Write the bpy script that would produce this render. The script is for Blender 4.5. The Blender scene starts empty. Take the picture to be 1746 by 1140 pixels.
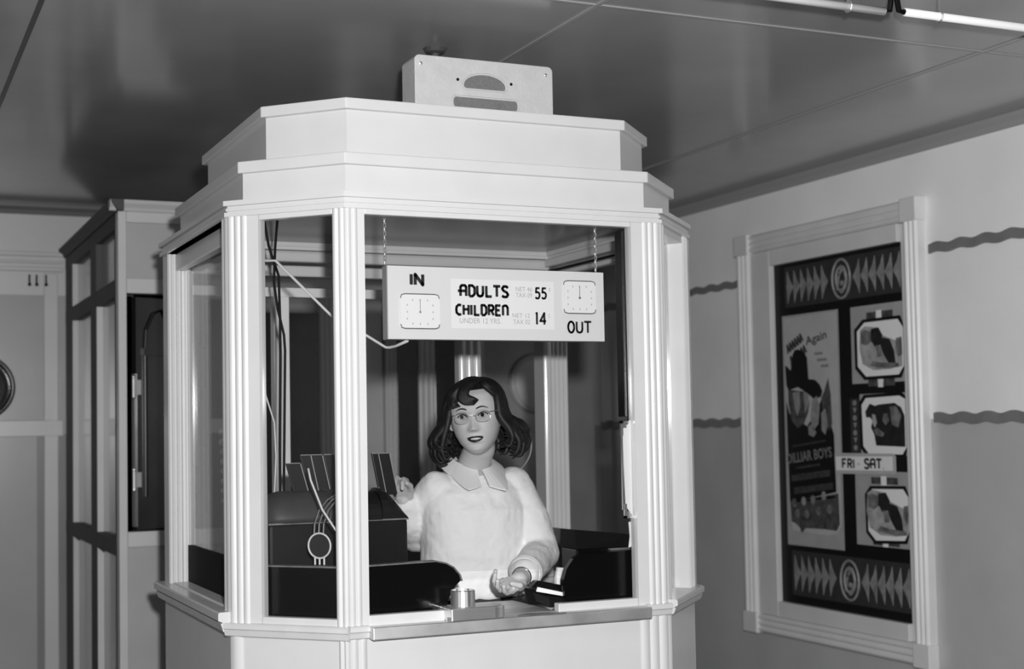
import bpy, bmesh, math, random
from mathutils import Vector, Matrix
random.seed(7)
S = bpy.context.scene
COL = S.collection
PI = math.pi

# ------------------------------------------------------------------ camera, light, exposure
cam = bpy.data.cameras.new('camera')
cam_o = bpy.data.objects.new('camera', cam); COL.objects.link(cam_o)
yaw, pitch, roll = math.radians(23.4424), math.radians(2.6766), math.radians(-0.9525)
fw = Vector((math.sin(yaw)*math.cos(pitch), math.cos(yaw)*math.cos(pitch), math.sin(pitch)))
rt = Vector((math.cos(yaw), -math.sin(yaw), 0)); up = rt.cross(fw)
r_ = rt*math.cos(roll) + up*math.sin(roll); u_ = -rt*math.sin(roll) + up*math.cos(roll)
cam_o.matrix_world = Matrix(((r_.x, u_.x, -fw.x, 0), (r_.y, u_.y, -fw.y, 0), (r_.z, u_.z, -fw.z, 1.45), (0, 0, 0, 1)))
cam.sensor_width = 36.0; cam.lens = 2368.65/1746*36
cam.shift_x = (873-794.24)/1746; cam.shift_y = (621.7-570)/1746
cam.clip_start = 0.05
cam.dof.use_dof = True; cam.dof.focus_distance = 3.85; cam.dof.aperture_fstop = 3.0
S.camera = cam_o

w = bpy.data.worlds.new('dusk'); S.world = w; w.use_nodes = True
w.node_tree.nodes['Background'].inputs[0].default_value = (1, 1, 1, 1)
w.node_tree.nodes['Background'].inputs[1].default_value = 0.012

fl = bpy.data.lights.new('camera_flash', 'POINT'); fl.energy = 700; fl.shadow_soft_size = 0.05
flo = bpy.data.objects.new('camera_flash', fl); COL.objects.link(flo); flo.location = (0.13, 0.0, 1.67)

S.view_settings.view_transform = 'Standard'; S.view_settings.look = 'None'
S.view_settings.gamma = 1.0; S.view_settings.exposure = 0.0; S.view_settings.use_curve_mapping = False

# ------------------------------------------------------------------ materials
MATS = {}
def mat(name, v, rough=0.5, metal=0.0, spec=0.5, coat=0.0, noise=0.0, scale=6.0, bump=0.0, bscale=60.0):
    if name in MATS: return MATS[name]
    m = bpy.data.materials.new(name); m.use_nodes = True
    nt = m.node_tree; b = nt.nodes['Principled BSDF']
    b.inputs['Base Color'].default_value = (v, v, v, 1)
    b.inputs['Roughness'].default_value = rough; b.inputs['Metallic'].default_value = metal
    b.inputs['Specular IOR Level'].default_value = spec
    b.inputs['Coat Weight'].default_value = coat; b.inputs['Coat Roughness'].default_value = 0.12
    tc = nt.nodes.new('ShaderNodeTexCoord')
    if noise > 0:
        n = nt.nodes.new('ShaderNodeTexNoise'); n.inputs['Scale'].default_value = scale; n.inputs['Detail'].default_value = 5
        nt.links.new(tc.outputs['Object'], n.inputs['Vector'])
        r = nt.nodes.new('ShaderNodeMapRange')
        r.inputs['From Min'].default_value = 0.25; r.inputs['From Max'].default_value = 0.75
        r.inputs['To Min'].default_value = v*(1-noise); r.inputs['To Max'].default_value = min(1, v*(1+noise))
        nt.links.new(n.outputs['Fac'], r.inputs['Value']); nt.links.new(r.outputs['Result'], b.inputs['Base Color'])
    if bump > 0:
        n2 = nt.nodes.new('ShaderNodeTexNoise'); n2.inputs['Scale'].default_value = bscale; n2.inputs['Detail'].default_value = 3
        nt.links.new(tc.outputs['Object'], n2.inputs['Vector'])
        bp = nt.nodes.new('ShaderNodeBump'); bp.inputs['Strength'].default_value = bump; bp.inputs['Distance'].default_value = 0.01
        nt.links.new(n2.outputs['Fac'], bp.inputs['Height']); nt.links.new(bp.outputs['Normal'], b.inputs['Normal'])
    MATS[name] = m
    return m

def glass(name, tint=0.96, f0=0.04):
    m = bpy.data.materials.new(name); m.use_nodes = True; nt = m.node_tree; nt.nodes.clear()
    out = nt.nodes.new('ShaderNodeOutputMaterial'); mix = nt.nodes.new('ShaderNodeMixShader')
    tr = nt.nodes.new('ShaderNodeBsdfTransparent'); tr.inputs[0].default_value = (tint, tint, tint, 1)
    gl = nt.nodes.new('ShaderNodeBsdfGlossy'); gl.inputs['Roughness'].default_value = 0.015
    ge = nt.nodes.new('ShaderNodeNewGeometry')
    d = nt.nodes.new('ShaderNodeVectorMath'); d.operation = 'DOT_PRODUCT'
    nt.links.new(ge.outputs['Incoming'], d.inputs[0]); nt.links.new(ge.outputs['Normal'], d.inputs[1])
    def mth(op, a, b):
        n = nt.nodes.new('ShaderNodeMath'); n.operation = op
        for i, x in enumerate((a, b)):
            if x is None: continue
            if isinstance(x, (int, float)): n.inputs[i].default_value = x
            else: nt.links.new(x, n.inputs[i])
        return n.outputs[0]
    c = mth('ABSOLUTE', d.outputs['Value'], None)
    p = mth('POWER', mth('SUBTRACT', 1.0, c), 5.0)
    f = mth('MULTIPLY_ADD', p, 1-f0); f.node.inputs[2].default_value = f0
    nt.links.new(f, mix.inputs[0]); nt.links.new(tr.outputs[0], mix.inputs[1]); nt.links.new(gl.outputs[0], mix.inputs[2])
    nt.links.new(mix.outputs[0], out.inputs[0])
    return m

WHITE = mat('white_enamel', 0.61, 0.40, coat=0.5, noise=0.03, scale=9)
WHITE2 = mat('white_enamel_sill', 0.60, 0.35, coat=0.3, noise=0.04, scale=14)
GREYP = mat('grey_booth_side_paint', 0.42, 0.4, noise=0.05)
CEIL = mat('ceiling_gloss_enamel', 0.30, 0.16, spec=0.6, noise=0.10, scale=2.5)
BATT = mat('ceiling_batten', 0.30, 0.35)
WALLU = mat('wall_upper_paint', 0.92, 0.30, noise=0.05, scale=3)
WALLM = mat('wall_middle_paint', 0.90, 0.26, noise=0.06, scale=3)
WALLL = mat('wall_lower_paint', 0.50, 0.24, noise=0.08, scale=3)
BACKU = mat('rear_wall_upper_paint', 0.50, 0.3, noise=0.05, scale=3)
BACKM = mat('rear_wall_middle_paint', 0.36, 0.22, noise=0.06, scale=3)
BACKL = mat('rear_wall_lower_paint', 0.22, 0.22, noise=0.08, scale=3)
DARKP = mat('left_wall_dark_paint', 0.06, 0.4, noise=0.1, scale=3)
CASE = mat('casing_paint', 0.74, 0.38, noise=0.05)
CASEL = mat('casing_liner_paint', 0.68, 0.4, noise=0.05)
WAVE = mat('wavy_strip_paint', 0.21, 0.4, noise=0.15, scale=12)
FLOOR = mat('floor_terrazzo', 0.07, 0.3, noise=0.4, scale=80)
BLACK = mat('black_enamel', 0.004, 0.2, spec=.4)
BLACKM = mat('black_matte', 0.005, 0.7, spec=.15)
EDGE = mat('worn_edge_grey', 0.16, 0.45, noise=0.3, scale=40)
DARKW = mat('dark_varnished_wood', 0.014, 0.22, noise=0.35, scale=8)
STEEL = mat('polished_steel', 0.78, 0.40, metal=1.0, noise=0.12, scale=12)
STEELB = mat('brushed_steel', 0.7, 0.52, metal=1.0, noise=0.2, scale=10)
CHROME = mat('chrome', 0.8, 0.08, metal=1.0)
REG = mat('register_enamel', 0.013, 0.28, noise=0.25, scale=10)
REGD = mat('register_drum_enamel', 0.05, 0.5, spec=.3, noise=0.25, scale=10)
TAB = mat('indicator_tab_enamel', 0.018, 0.3, noise=0.3)
SPK = mat('speaker_hammered_grey', 0.50, 0.45, noise=0.06, scale=30, bump=0.15, bscale=120)
CLOTH = mat('speaker_grille_cloth', 0.16, 0.85, noise=0.15, scale=120, bump=0.4, bscale=400)
SIGNB = mat('sign_board_paint', 0.74, 0.5)
SIGNP = mat('sign_inner_panel_paint', 0.84, 0.5)
SIGNS = mat('sign_edge_grey', 0.42, 0.5)
INK = mat('black_sign_ink', 0.012, 0.6)
INKF = mat('faded_sign_ink', 0.44, 0.7)
DIAL = mat('clock_dial', 0.85, 0.4)
CREAM = mat('card_paper', 0.82, 0.6)
PAPER = mat('poster_paper', 0.46, 0.55, noise=0.08, scale=12)
PAPERD = mat('poster_dark_ink', 0.008, 0.45, spec=.3)
PAPERM = mat('poster_mid_ink', 0.07, 0.5, noise=0.6, scale=40)
PAPERL = mat('poster_light_ink', 0.26, 0.5, noise=0.3, scale=30)
DECO = mat('deco_ornament_paint', 0.24, 0.5, noise=0.35, scale=30)
DECOF = mat('deco_field_paint', 0.035, 0.5, noise=0.2, scale=20)
GREYB = mat('deco_panel_grey', 0.38, 0.5, noise=0.08, scale=15)
MOUNT = mat('photo_mount_white', 0.88, 0.5)
PH1 = mat('photo_tone_mid', 0.16, 0.35, noise=0.7, scale=22)
PH2 = mat('photo_tone_dark', 0.02, 0.35, noise=0.5, scale=25)
PH3 = mat('photo_tone_light', 0.38, 0.35, noise=0.35, scale=25)
NEON = mat('unlit_neon_glass', 0.85, 0.15)
WHITEC = mat('white_cord_rubber', 0.62, 0.5)
SKIN = mat('skin', 0.53, 0.55, spec=.3, noise=0.05, scale=20)
LIP = mat('dark_lipstick', 0.02, 0.35)
HAIR = mat('dark_brown_hair', 0.012, 0.5, spec=0.25, noise=0.6, scale=60)
SWEAT = mat('white_knit_wool', 0.86, 0.9, bump=0.25, bscale=500)
COLLR = mat('white_collar_cotton', 0.82, 0.8)
SKIRT = mat('dark_skirt_wool', 0.05, 0.9)
EYEW = mat('eye_white', 0.42, 0.5, spec=.2)
EYED = mat('eye_dark', 0.006, 0.6, spec=.1)
TOOTH = mat('teeth', 0.7, 0.3)
GLASS = glass('window_glass')
LENS = glass('spectacle_lens', 0.97, 0.06)

# ------------------------------------------------------------------ mesh helpers
class B:
    def __init__(s): s.bm = bmesh.new()
    def box(s, a, b):
        return s.hexa([(a[0], a[1], a[2]), (b[0], a[1], a[2]), (b[0], b[1], a[2]), (a[0], b[1], a[2])],
                      [(a[0], a[1], b[2]), (b[0], a[1], b[2]), (b[0], b[1], b[2]), (a[0], b[1], b[2])])
    def hexa(s, lo, hi):
        return s.loft([lo, hi])
    def loft(s, rings, cap=True, closed=True):
        vs = [[s.bm.verts.new(p) for p in r] for r in rings]
        n = len(vs[0])
        for i in range(len(vs)-1):
            for j in range(n if closed else n-1):
                k = (j+1) % n
                s.bm.faces.new((vs[i][j], vs[i][k], vs[i+1][k], vs[i+1][j]))
        if cap:
            s.bm.faces.new(list(reversed(vs[0]))); s.bm.faces.new(vs[-1])
        return s
    def prism(s, poly, z0, z1):
        return s.loft([[(x, y, z0) for x, y in poly], [(x, y, z1) for x, y in poly]])
    def sweep(s, prof, vec):
        v = Vector(vec)
        return s.loft([[Vector(p) for p in prof], [Vector(p)+v for p in prof]])
    def ringpoly(s, outer, inner, z0, z1):
        n = len(outer)
        for i in range(n):
            j = (i+1) % n
            s.prism([outer[i], outer[j], inner[j], inner[i]], z0, z1)
        return s
    def tube(s, pts, r, n=8, cap=True, flat=1.0):
        pts = [Vector(p) for p in pts]
        rs = r if isinstance(r, (list, tuple)) else [r]*len(pts)
        rings = []; nrm = None
        for i, p in enumerate(pts):
            t = (pts[min(i+1, len(pts)-1)] - pts[max(i-1, 0)])
            if t.length < 1e-9: t = Vector((0, 0, 1))
            t.normalize()
            if nrm is None:
                nrm = t.orthogonal().normalized()
            nrm = (nrm - t*nrm.dot(t))
            if nrm.length < 1e-6: nrm = t.orthogonal()
            nrm.normalize(); bi = t.cross(nrm)
            rings.append([p + (nrm*math.cos(2*PI*k/n) + bi*math.sin(2*PI*k/n)*flat)*rs[i] for k in range(n)])
        return s.loft(rings, cap)
    def lathe(s, prof, c, axis=(0, 0, 1), n=24, cap=True):
        a = Vector(axis).normalized(); x = a.orthogonal().normalized(); y = a.cross(x); c = Vector(c)
        rings = [[c + a*h + (x*math.cos(2*PI*k/n) + y*math.sin(2*PI*k/n))*max(r, 1e-4) for k in range(n)] for r, h in prof]
        return s.loft(rings, cap)
    def torus(s, c, axis, R, r, n=28, m=8, a0=0, a1=2*PI, xdir=None):
        a = Vector(axis).normalized(); x = Vector(xdir).normalized() if xdir else a.orthogonal().normalized(); y = a.cross(x); c = Vector(c)
        full = abs(a1-a0-2*PI) < 1e-6
        pts = [c + (x*math.cos(a0+(a1-a0)*i/n) + y*math.sin(a0+(a1-a0)*i/n))*R for i in range(n if full else n+1)]
        if not full: return s.tube(pts, r, m)
        rings = []
        for i, p in enumerate(pts):
            d = (p-c).normalized()
            rings.append([p + (d*math.cos(2*PI*k/m) + a*math.sin(2*PI*k/m))*r for k in range(m)])
        rings.append(rings[0])
        vs = [[s.bm.verts.new(q) for q in rg] for rg in rings[:-1]]
        L = len(vs)
        for i in range(L):
            for k in range(m):
                s.bm.faces.new((vs[i][k], vs[i][(k+1) % m], vs[(i+1) % L][(k+1) % m], vs[(i+1) % L][k]))
        return s
    def ball(s, c, r, sub=2, sc=(1, 1, 1), M=None):
        d = bmesh.ops.create_icosphere(s.bm, subdivisions=sub, radius=1.0)
        mt = Matrix.Translation(Vector(c)) @ (M if M else Matrix()) @ Matrix.Diagonal((r*sc[0], r*sc[1], r*sc[2], 1))
        bmesh.ops.transform(s.bm, matrix=mt, verts=d['verts'])
        return s
    def limb(s, pts, rs, sub=2, flat=None):
        pts = [Vector(p) for p in pts]
        for i in range(len(pts)-1):
            L = (pts[i+1]-pts[i]).length; n = max(2, int(L/(0.35*min(rs[i], rs[i+1])))+1)
            for k in range(n+1):
                t = k/n; s.ball(pts[i].lerp(pts[i+1], t), rs[i]*(1-t)+rs[i+1]*t, sub)
        return s
    def build(s, name, m, parent=None, bevel=0.0, smooth=False, seg=2):
        bm = s.bm
        bmesh.ops.recalc_face_normals(bm, faces=bm.faces)
        me = bpy.data.meshes.new(name); bm.to_mesh(me); bm.free()
        if smooth: me.polygons.foreach_set('use_smooth', [True]*len(me.polygons))
        for mm in (m if isinstance(m, (list, tuple)) else [m]): me.materials.append(mm)
        o = bpy.data.objects.new(name, me); COL.objects.link(o)
        if parent is not None: o.parent = parent; o.matrix_parent_inverse = parent.matrix_world.inverted()
        if bevel > 0:
            bv = o.modifiers.new('bevel', 'BEVEL'); bv.width = bevel; bv.segments = seg; bv.limit_method = 'ANGLE'; bv.angle_limit = 0.7
            bv.harden_normals = False
        return o

def tag(o, label=None, cat=None, group=None, kind=None):
    if label: o['label'] = label
    if cat: o['category'] = cat
    if group: o['group'] = group
    if kind: o['kind'] = kind
    return o
def empty(name, loc, label=None, cat=None, group=None, kind=None):
    o = bpy.data.objects.new(name, None); COL.objects.link(o); o.location = loc; o.empty_display_size = 0.05
    o.matrix_world = Matrix.Translation(Vector(loc))
    return tag(o, label, cat, group, kind)

class Face:
    """a flat face: origin on the ground, u along it, n out of it"""
    def __init__(s, p0, u, n):
        s.p = Vector((p0[0], p0[1], 0)); s.u = Vector((u[0], u[1], 0)).normalized(); s.n = Vector((n[0], n[1], 0)).normalized()
    def at(s, a, z, d=0): return s.p + s.u*a + s.n*d + Vector((0, 0, z))
    def box(s, b, a0, a1, z0, z1, d0, d1):
        b.loft([[s.at(a0, z0, d0), s.at(a1, z0, d0), s.at(a1, z0, d1), s.at(a0, z0, d1)],
                [s.at(a0, z1, d0), s.at(a1, z1, d0), s.at(a1, z1, d1), s.at(a0, z1, d1)]]); return b
    def poly(s, b, pts, d0, d1):
        b.loft([[s.at(a, z, d0) for a, z in pts], [s.at(a, z, d1) for a, z in pts]]); return b
    def reed(s, b, a0, a1, z0, z1, d0, d1, n=3, amp=0.006, base=None):
        """vertical reeded strip"""
        pr = [s.at(a0, z0, d0)]
        N = n*8
        for i in range(N+1):
            t = i/N; pr.append(s.at(a0+(a1-a0)*t, z0, d1-amp+amp*abs(math.sin(PI*n*t))))
        pr.append(s.at(a1, z0, d0))
        b.sweep(pr, (0, 0, z1-z0)); return b
    def reed_h(s, b, a0, a1, z0, z1, d0, d1, n=3, amp=0.006):
        pr = [s.at(a0, z0, d0)]; N = n*8
        for i in range(N+1):
            t = i/N; pr.append(s.at(a0, z0+(z1-z0)*t, d1-amp+amp*abs(math.sin(PI*n*t))))
        pr.append(s.at(a0, z1, d0))
        b.sweep(pr, s.u*(a1-a0)); return b
    def stroke(s, b, pts, wd, d0, d1):
        for i in range(len(pts)-1):
            p, q = Vector(pts[i]), Vector(pts[i+1]); t = (q-p)
            if t.length < 1e-9: continue
            t.normalize(); nn = Vector((-t.y, t.x))*wd/2
            s.poly(b, [p-nn, q-nn, q+nn, p+nn], d0, d1)
            if i: s.poly(b, [p+Vector((math.cos(k*PI/4), math.sin(k*PI/4)))*wd/2 for k in range(8)], d0, d1)
        return b
    def ellipse(s, a, z, ra, rz, n=24, t0=0, t1=2*PI):
        return [(a+ra*math.cos(t0+(t1-t0)*k/n), z+rz*math.sin(t0+(t1-t0)*k/n)) for k in range(n)]

def offset_poly(poly, d):
    """poly listed clockwise seen from above is handled through its own normals; d>0 outward"""
    n = len(poly); cx = sum(p[0] for p in poly)/n; cy = sum(p[1] for p in poly)/n
    L = []
    for i in range(n):
        p, q = Vector(poly[i]), Vector(poly[(i+1) % n]); t = (q-p).normalized(); nn = Vector((t.y, -t.x))
        if nn.dot((p+q)/2-Vector((cx, cy))) < 0: nn = -nn
        L.append((p+nn*d, t))
    out = []
    for i in range(n):
        p, t = L[i-1]; q, s_ = L[i]
        den = t.x*s_.y - t.y*s_.x; k = ((q.x-p.x)*s_.y-(q.y-p.y)*s_.x)/den
        out.append((p.x+t.x*k, p.y+t.y*k))
    return out

def text(parent, s, face, a0, a1, z0, z1, d, m, name='lettering', thick=0.0004, bold=0.0):
    cu = bpy.data.curves.new('t', 'FONT'); cu.body = s; cu.extrude = 0.0; cu.offset = bold; cu.resolution_u = 3
    o = bpy.data.objects.new('t', cu); COL.objects.link(o)
    dg = bpy.context.evaluated_depsgraph_get(); me = bpy.data.meshes.new_from_object(o.evaluated_get(dg))
    bpy.data.objects.remove(o); bpy.data.curves.remove(cu)
    xs = [v.co.x for v in me.vertices]; ys = [v.co.y for v in me.vertices]
    X0, X1, Y0, Y1 = min(xs), max(xs), min(ys), max(ys)
    for v in me.vertices:
        v.co = face.at(a0+(v.co.x-X0)/(X1-X0)*(a1-a0), z0+(v.co.y-Y0)/(Y1-Y0)*(z1-z0), d)
    me.name = name; me.materials.clear(); me.materials.append(m)
    ob = bpy.data.objects.new(name, me); COL.objects.link(ob)
    if parent is not None: ob.parent = parent; ob.matrix_parent_inverse = parent.matrix_world.inverted()
    return ob

# ------------------------------------------------------------------ room shell
H = 2.627
XL, XR, YB, YF = -3.4, 4.05, 7.3, -1.6
tag(B().box((XL-.1, YF, -.1), (XR+.1, YB+.1, 0)).build('floor', FLOOR), kind='structure')
ce = tag(B().box((XL-.1, 1.2, H+.012), (XR+.1, YB+.1, H+.1)).build('ceiling', BATT), kind='structure')
xs = [XL, -0.98, 0.436, 1.872, 3.27, XR]; ys = [1.2, 3.355, YB]
for i in range(5):
    for j in range(2):
        B().box((xs[i]+.003, ys[j]+.003, H), (xs[i+1]-.003, ys[j+1]-.003, H+.012)).build('ceiling_panel', CEIL, ce)
for x in xs[1:-1]:
    dark = abs(x-.436) < .01; DK = mat('ceiling_dark_batten', .06, .4)
    B().box((x-.007, 1.2, H-.004), (x+.007, YB, H+.001)).build('ceiling_batten', DK if dark else BATT, ce)
for y in ys[1:-1]:
    for i in range(5):
        B().box((xs[i]+.008, y-.006, H-.003), (xs[i+1]-.008, y+.006, H+.001)).build('ceiling_batten', BATT, ce)

ZW1, ZW2 = 2.168, 1.463
def wall(name, a, b, WALLU=WALLU, WALLM=WALLM, WALLL=WALLL):
    o = tag(B().box((a[0], a[1], 0), (b[0], b[1], ZW2)).build(name, WALLL), kind='structure')
    B().box((a[0], a[1], ZW2), (b[0], b[1], ZW1)).build('middle_band', WALLM, o)
    B().box((a[0], a[1], ZW1), (b[0], b[1], H)).build('upper_band', WALLU, o)
    return o
YO = 1.9      # the lobby opens to the street in front of this line
wall('wall_right', (XR, YO, 0), (XR+.1, YB+.1, 0))
wall('wall_left', (XL-.1, YO, 0), (XL, YB+.1, 0), DARKP, DARKP, DARKP)
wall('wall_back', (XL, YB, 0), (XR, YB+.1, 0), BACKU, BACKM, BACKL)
FR = Face((XR, 5.82), (0, -1), (-1, 0))          # right wall, left end of the display case
FB = Face((0, YB), (1, 0), (0, -1))              # back wall
# crown mouldings
b = B(); pr = [(0, H), (0, H-.05), (.012, H-.05), (.02, H-.03), (.034, H-.014), (.034, H)]
b.sweep([FR.at(-1.48, z, d) for d, z in pr], FR.u*5.4); CROWN = mat('crown_moulding_paint', .34, .4); tag(b.build('trim_1', CROWN), kind='structure')
b = B(); b.sweep([FB.at(XL, z, d) for d, z in pr], FB.u*(XR-XL)); tag(b.build('trim_2', mat('rear_crown_paint', .12, .4)), kind='structure')
# frieze mouldings of the back wall, left of the vestibule
b = B()
for z, h, d in ((2.375, .022, .02), (2.335, .014, .014), (2.298, .022, .02)): FB.box(b, XL, .93, z-h/2, z+h/2, 0, d)
tag(b.build('trim_3', BACKU, bevel=.004), kind='structure')
b = B(); FB.box(b, XL, .93, 1.452, 1.535, 0, .010); tag(b.build('trim_4', BACKU, bevel=.004), kind='structure')  # chair rail, its pale paint standing in for the highlight along it
b = B(); FB.box(b, .835, .905, 0, 2.28, 0, .009); tag(b.build('trim_5', BACKU, bevel=.004), kind='structure')  # pale strip stands in for a reflection in the glossy wall
for k, a in enumerate((.765, .800, .846)):
    b = B(); FB.box(b, a-.004, a+.004, 2.215, 2.27, 0, .016); b.ball(FB.at(a, 2.22, .018), .009)
    tag(b.build('wall_hook', BLACKM), ('small dark hook on the rear wall near the vestibule, farthest from it', 'small dark hook on the rear wall, middle one of three', 'small dark hook on the rear wall, closest to the vestibule')[k], 'hook', 'wall hooks')
# wavy ribbon strips of the right wall
def wavy(nm, a0, a1, zc, hh, ph):
    n = int((a1-a0)/.012); top = []; bot = []
    for i in range(n+1):
        a = a0+(a1-a0)*i/n
        top.append((a, zc+hh/2+.0055*math.sin(2*PI*a/.135+ph))); bot.append((a, zc-hh/2+.0045*math.sin(2*PI*a/.135+ph+.5)))
    b = B()
    for i in range(n):
        FR.poly(b, [bot[i], bot[i+1], top[i+1], top[i]], 0, .012)
    bmesh.ops.remove_doubles(b.bm, verts=b.bm.verts, dist=1e-5)
    tag(b.build(nm, WAVE), kind='structure')
wavy('trim_6', 1.335, 3.9, 2.166, .040, 0); wavy('trim_7', 1.335, 3.9, 1.465, .042, 1)
wavy('trim_8', -1.48, -.025, 2.162, .036, 2); wavy('trim_9', -1.48, -.025, 1.463, .042, 3)

# rear entrance doors with portholes
def porthole(parent, a, z, R, m=BLACK, rimm=None, off=0.0):
    rimm = rimm or STEELB
    c = FB.at(a, z, off)
    pb = B().lathe([(R, .0), (R, .03), (R-.012, .042), (R-.024, .03), (R-.026, .01)], c, FB.n, 40, cap=False)
    fr = pb.build('porthole_rim', rimm, parent, smooth=True)
    B().lathe([(.002, .014), (R-.05, .014), (R-.026, .01), (R-.026, .004), (.002, .004)], c, FB.n, 40).build('porthole_glass', m, parent, smooth=False)
    return fr
CASEB = mat('door_architrave_paint', 0.70, 0.35)
d1 = tag(B().box((-.15, YB-.02, 0), (.0, YB-.0, .01)).build('door_1', DARKW), kind='structure')
DARKG = mat('dark_porthole_glass', 0.03, 0.08, spec=0.8)
DOORP = mat('grey_door_enamel', 0.34, 0.22, noise=0.1)
b = B(); FB.box(b, .02, .80, .0, 2.05, -.005, .003); bpy.data.objects.remove(d1)
d1 = tag(b.build('door_1', BACKM), kind='structure')
porthole(d1, .53, 1.70, .165, m=DARKG, rimm=DARKW)
b = B(); FB.box(b, 2.73, 2.86, 0, 2.1, 0, .03); d2 = tag(b.build('door_2', DARKW, bevel=.004), kind='structure')
b = B(); FB.box(b, 2.96, 3.12, 0, 2.1, 0, .03); d3 = tag(b.build('door_3', DARKW, bevel=.004), kind='structure')
b = B(); FB.box(b, 3.27, 3.98, 0, 2.1, 0, .03); d4 = tag(b.build('door_4', DOORP, bevel=.004), kind='structure')
porthole(d4, 3.60, 1.715, .175, m=mat('pale_porthole_reflection', .8, .3, noise=.3, scale=5), off=.028, rimm=mat('pale_porthole_rim', .7, .3))  # disc painted pale for the flash reflected in the porthole glass
b = B(); FB.box(b, 1.75, 2.28, 0, 2.1, 0, .03); d5 = tag(b.build('door_5', DARKW, bevel=.004), kind='structure')
for k, (a0, a1) in enumerate(((2.66, 2.73), (2.86, 2.96), (3.12, 3.27), (1.66, 1.75), (2.28, 2.36))):
    b = B(); FB.reed(b, a0, a1, 0, 2.2, 0, .04, 3, .008); tag(b.build('trim_%d' % (10+k), CASEB), kind='structure')
b = B(); FB.box(b, 1.62, 4.0, 2.2, 2.29, 0, .05); tag(b.build('trim_15', CASEB, bevel=.006), kind='structure')
b = B(); FB.box(b, 2.362, 2.655, 0, 2.18, 0, .012); tag(b.build('trim_16', mat('pale_pilaster_paint', .62, .3, noise=.08)), kind='structure')

# ------------------------------------------------------------------ vestibule at the left
VX, VY = 0.941, 5.69
ves = empty('entrance_vestibule', (1.35, 6.4, 0), 'pale painted entrance vestibule with a dark doorway, built against the rear wall', 'vestibule')
VF = Face((VX, VY), (1, 0), (0, -1)); VL = Face((VX, YB), (0, -1), (-1, 0)); VLEN = YB-VY
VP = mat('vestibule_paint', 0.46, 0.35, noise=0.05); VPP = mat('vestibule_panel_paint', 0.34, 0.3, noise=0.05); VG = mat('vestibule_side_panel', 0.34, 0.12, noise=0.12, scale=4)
VD = mat('vestibule_paint_shaded', 0.06, 0.6, spec=.25, noise=0.06)  # vestibule paint darkened to shade the side that the flash only grazes
b = B(); VF.box(b, 0, .034, 0, 2.36, -.06, 0); b.build('stile', VP, ves, bevel=.003)
b = B(); VF.box(b, .43, .48, 0, 2.36, -.06, 0); b.build('stile', VP, ves, bevel=.003)
for z0, z1 in ((2.315, 2.36), (2.026, 2.087), (1.0, 1.062), (0, .12)):
    b = B(); VF.box(b, .034, .43, z0, z1, -.06, 0); b.build('rail', VP, ves, bevel=.003)
b = B(); VF.box(b, .034, .43, 2.087, 2.315, -.05, -.012); b.build('panel', VPP, ves)
b = B(); VF.box(b, .034, .43, .12, 1.0, -.05, -.012); b.build('panel', VPP, ves)
pr = [(-.02, 2.36), (.006, 2.36), (.012, 2.372), (.028, 2.388), (.034, 2.402), (-.02, 2.402)]
b = B(); b.sweep([VF.at(-.034, z, d) for d, z in pr], VF.u*.548); b.build('cornice', VP, ves)
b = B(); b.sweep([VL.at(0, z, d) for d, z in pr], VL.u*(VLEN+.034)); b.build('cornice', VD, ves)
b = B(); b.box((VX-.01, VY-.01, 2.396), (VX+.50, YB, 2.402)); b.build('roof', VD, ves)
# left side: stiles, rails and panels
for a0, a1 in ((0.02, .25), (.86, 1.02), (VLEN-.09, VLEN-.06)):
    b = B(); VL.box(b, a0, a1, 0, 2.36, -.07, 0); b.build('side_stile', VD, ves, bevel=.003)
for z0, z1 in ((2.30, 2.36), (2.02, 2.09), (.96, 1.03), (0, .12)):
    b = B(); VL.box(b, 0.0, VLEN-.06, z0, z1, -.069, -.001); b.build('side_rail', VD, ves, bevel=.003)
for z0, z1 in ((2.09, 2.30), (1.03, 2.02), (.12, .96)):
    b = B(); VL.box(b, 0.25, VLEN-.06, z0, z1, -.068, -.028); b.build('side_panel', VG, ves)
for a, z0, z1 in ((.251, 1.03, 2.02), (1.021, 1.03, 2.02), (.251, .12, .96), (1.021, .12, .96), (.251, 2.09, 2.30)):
    b = B(); VL.box(b, a, a+.012, z0, z1, -.03, -.002); b.build('lit_return_strip', VP, ves)  # added pale strips stand in for the lit front returns of the stiles
b = B(); b.box((VX+.47, VY+.005, 0), (VX+.48, YB, 2.36)); b.build('side_wall', VP, ves)
# dark doorway with a standing-open door leaf
b = B(); b.box((VX+.034, VY+.34, 1.0), (VX+.43, VY+.36, 2.1)); b.build('recess_back', BLACKM, ves)
b = B(); b.box((VX+.031, VY+.06, 1.0), (VX+.036, VY+.34, 2.1)); b.build('recess_side', BLACKM, ves)
dl = B(); DLF = Face((VX+.075, VY+.03), (.93, .37), (.37, -.93))
DLF.box(dl, 0, .36, 1.065, 2.015, -.035, 0); leaf = dl.build('door_leaf', DARKW, ves, bevel=.002)
b = B(); DLF.box(b, -.012, .002, 1.08, 1.70, -.03, .005); b.build('edge_strip', CHROME, leaf)
b = B(); DLF.reed(b, .03, .05, 1.2, 1.78, 0, .012, 1); DLF.reed(b, .23, .25, 1.2, 1.78, 0, .012, 1); DLF.box(b, .03, .3, 1.775, 1.805, 0, .015); b.build('leaf_moulding', DARKW, leaf)
pts = [DLF.at(.04, 1.80, .006), DLF.at(.045, 1.88, .006), DLF.at(.08, 1.95, .006), DLF.at(.12, 1.965, .006), DLF.at(.14, 1.93, .006), DLF.at(.15, 1.81, .006)]
B().tube(pts, .006, 6).build('arched_moulding', DARKW, leaf)
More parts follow.
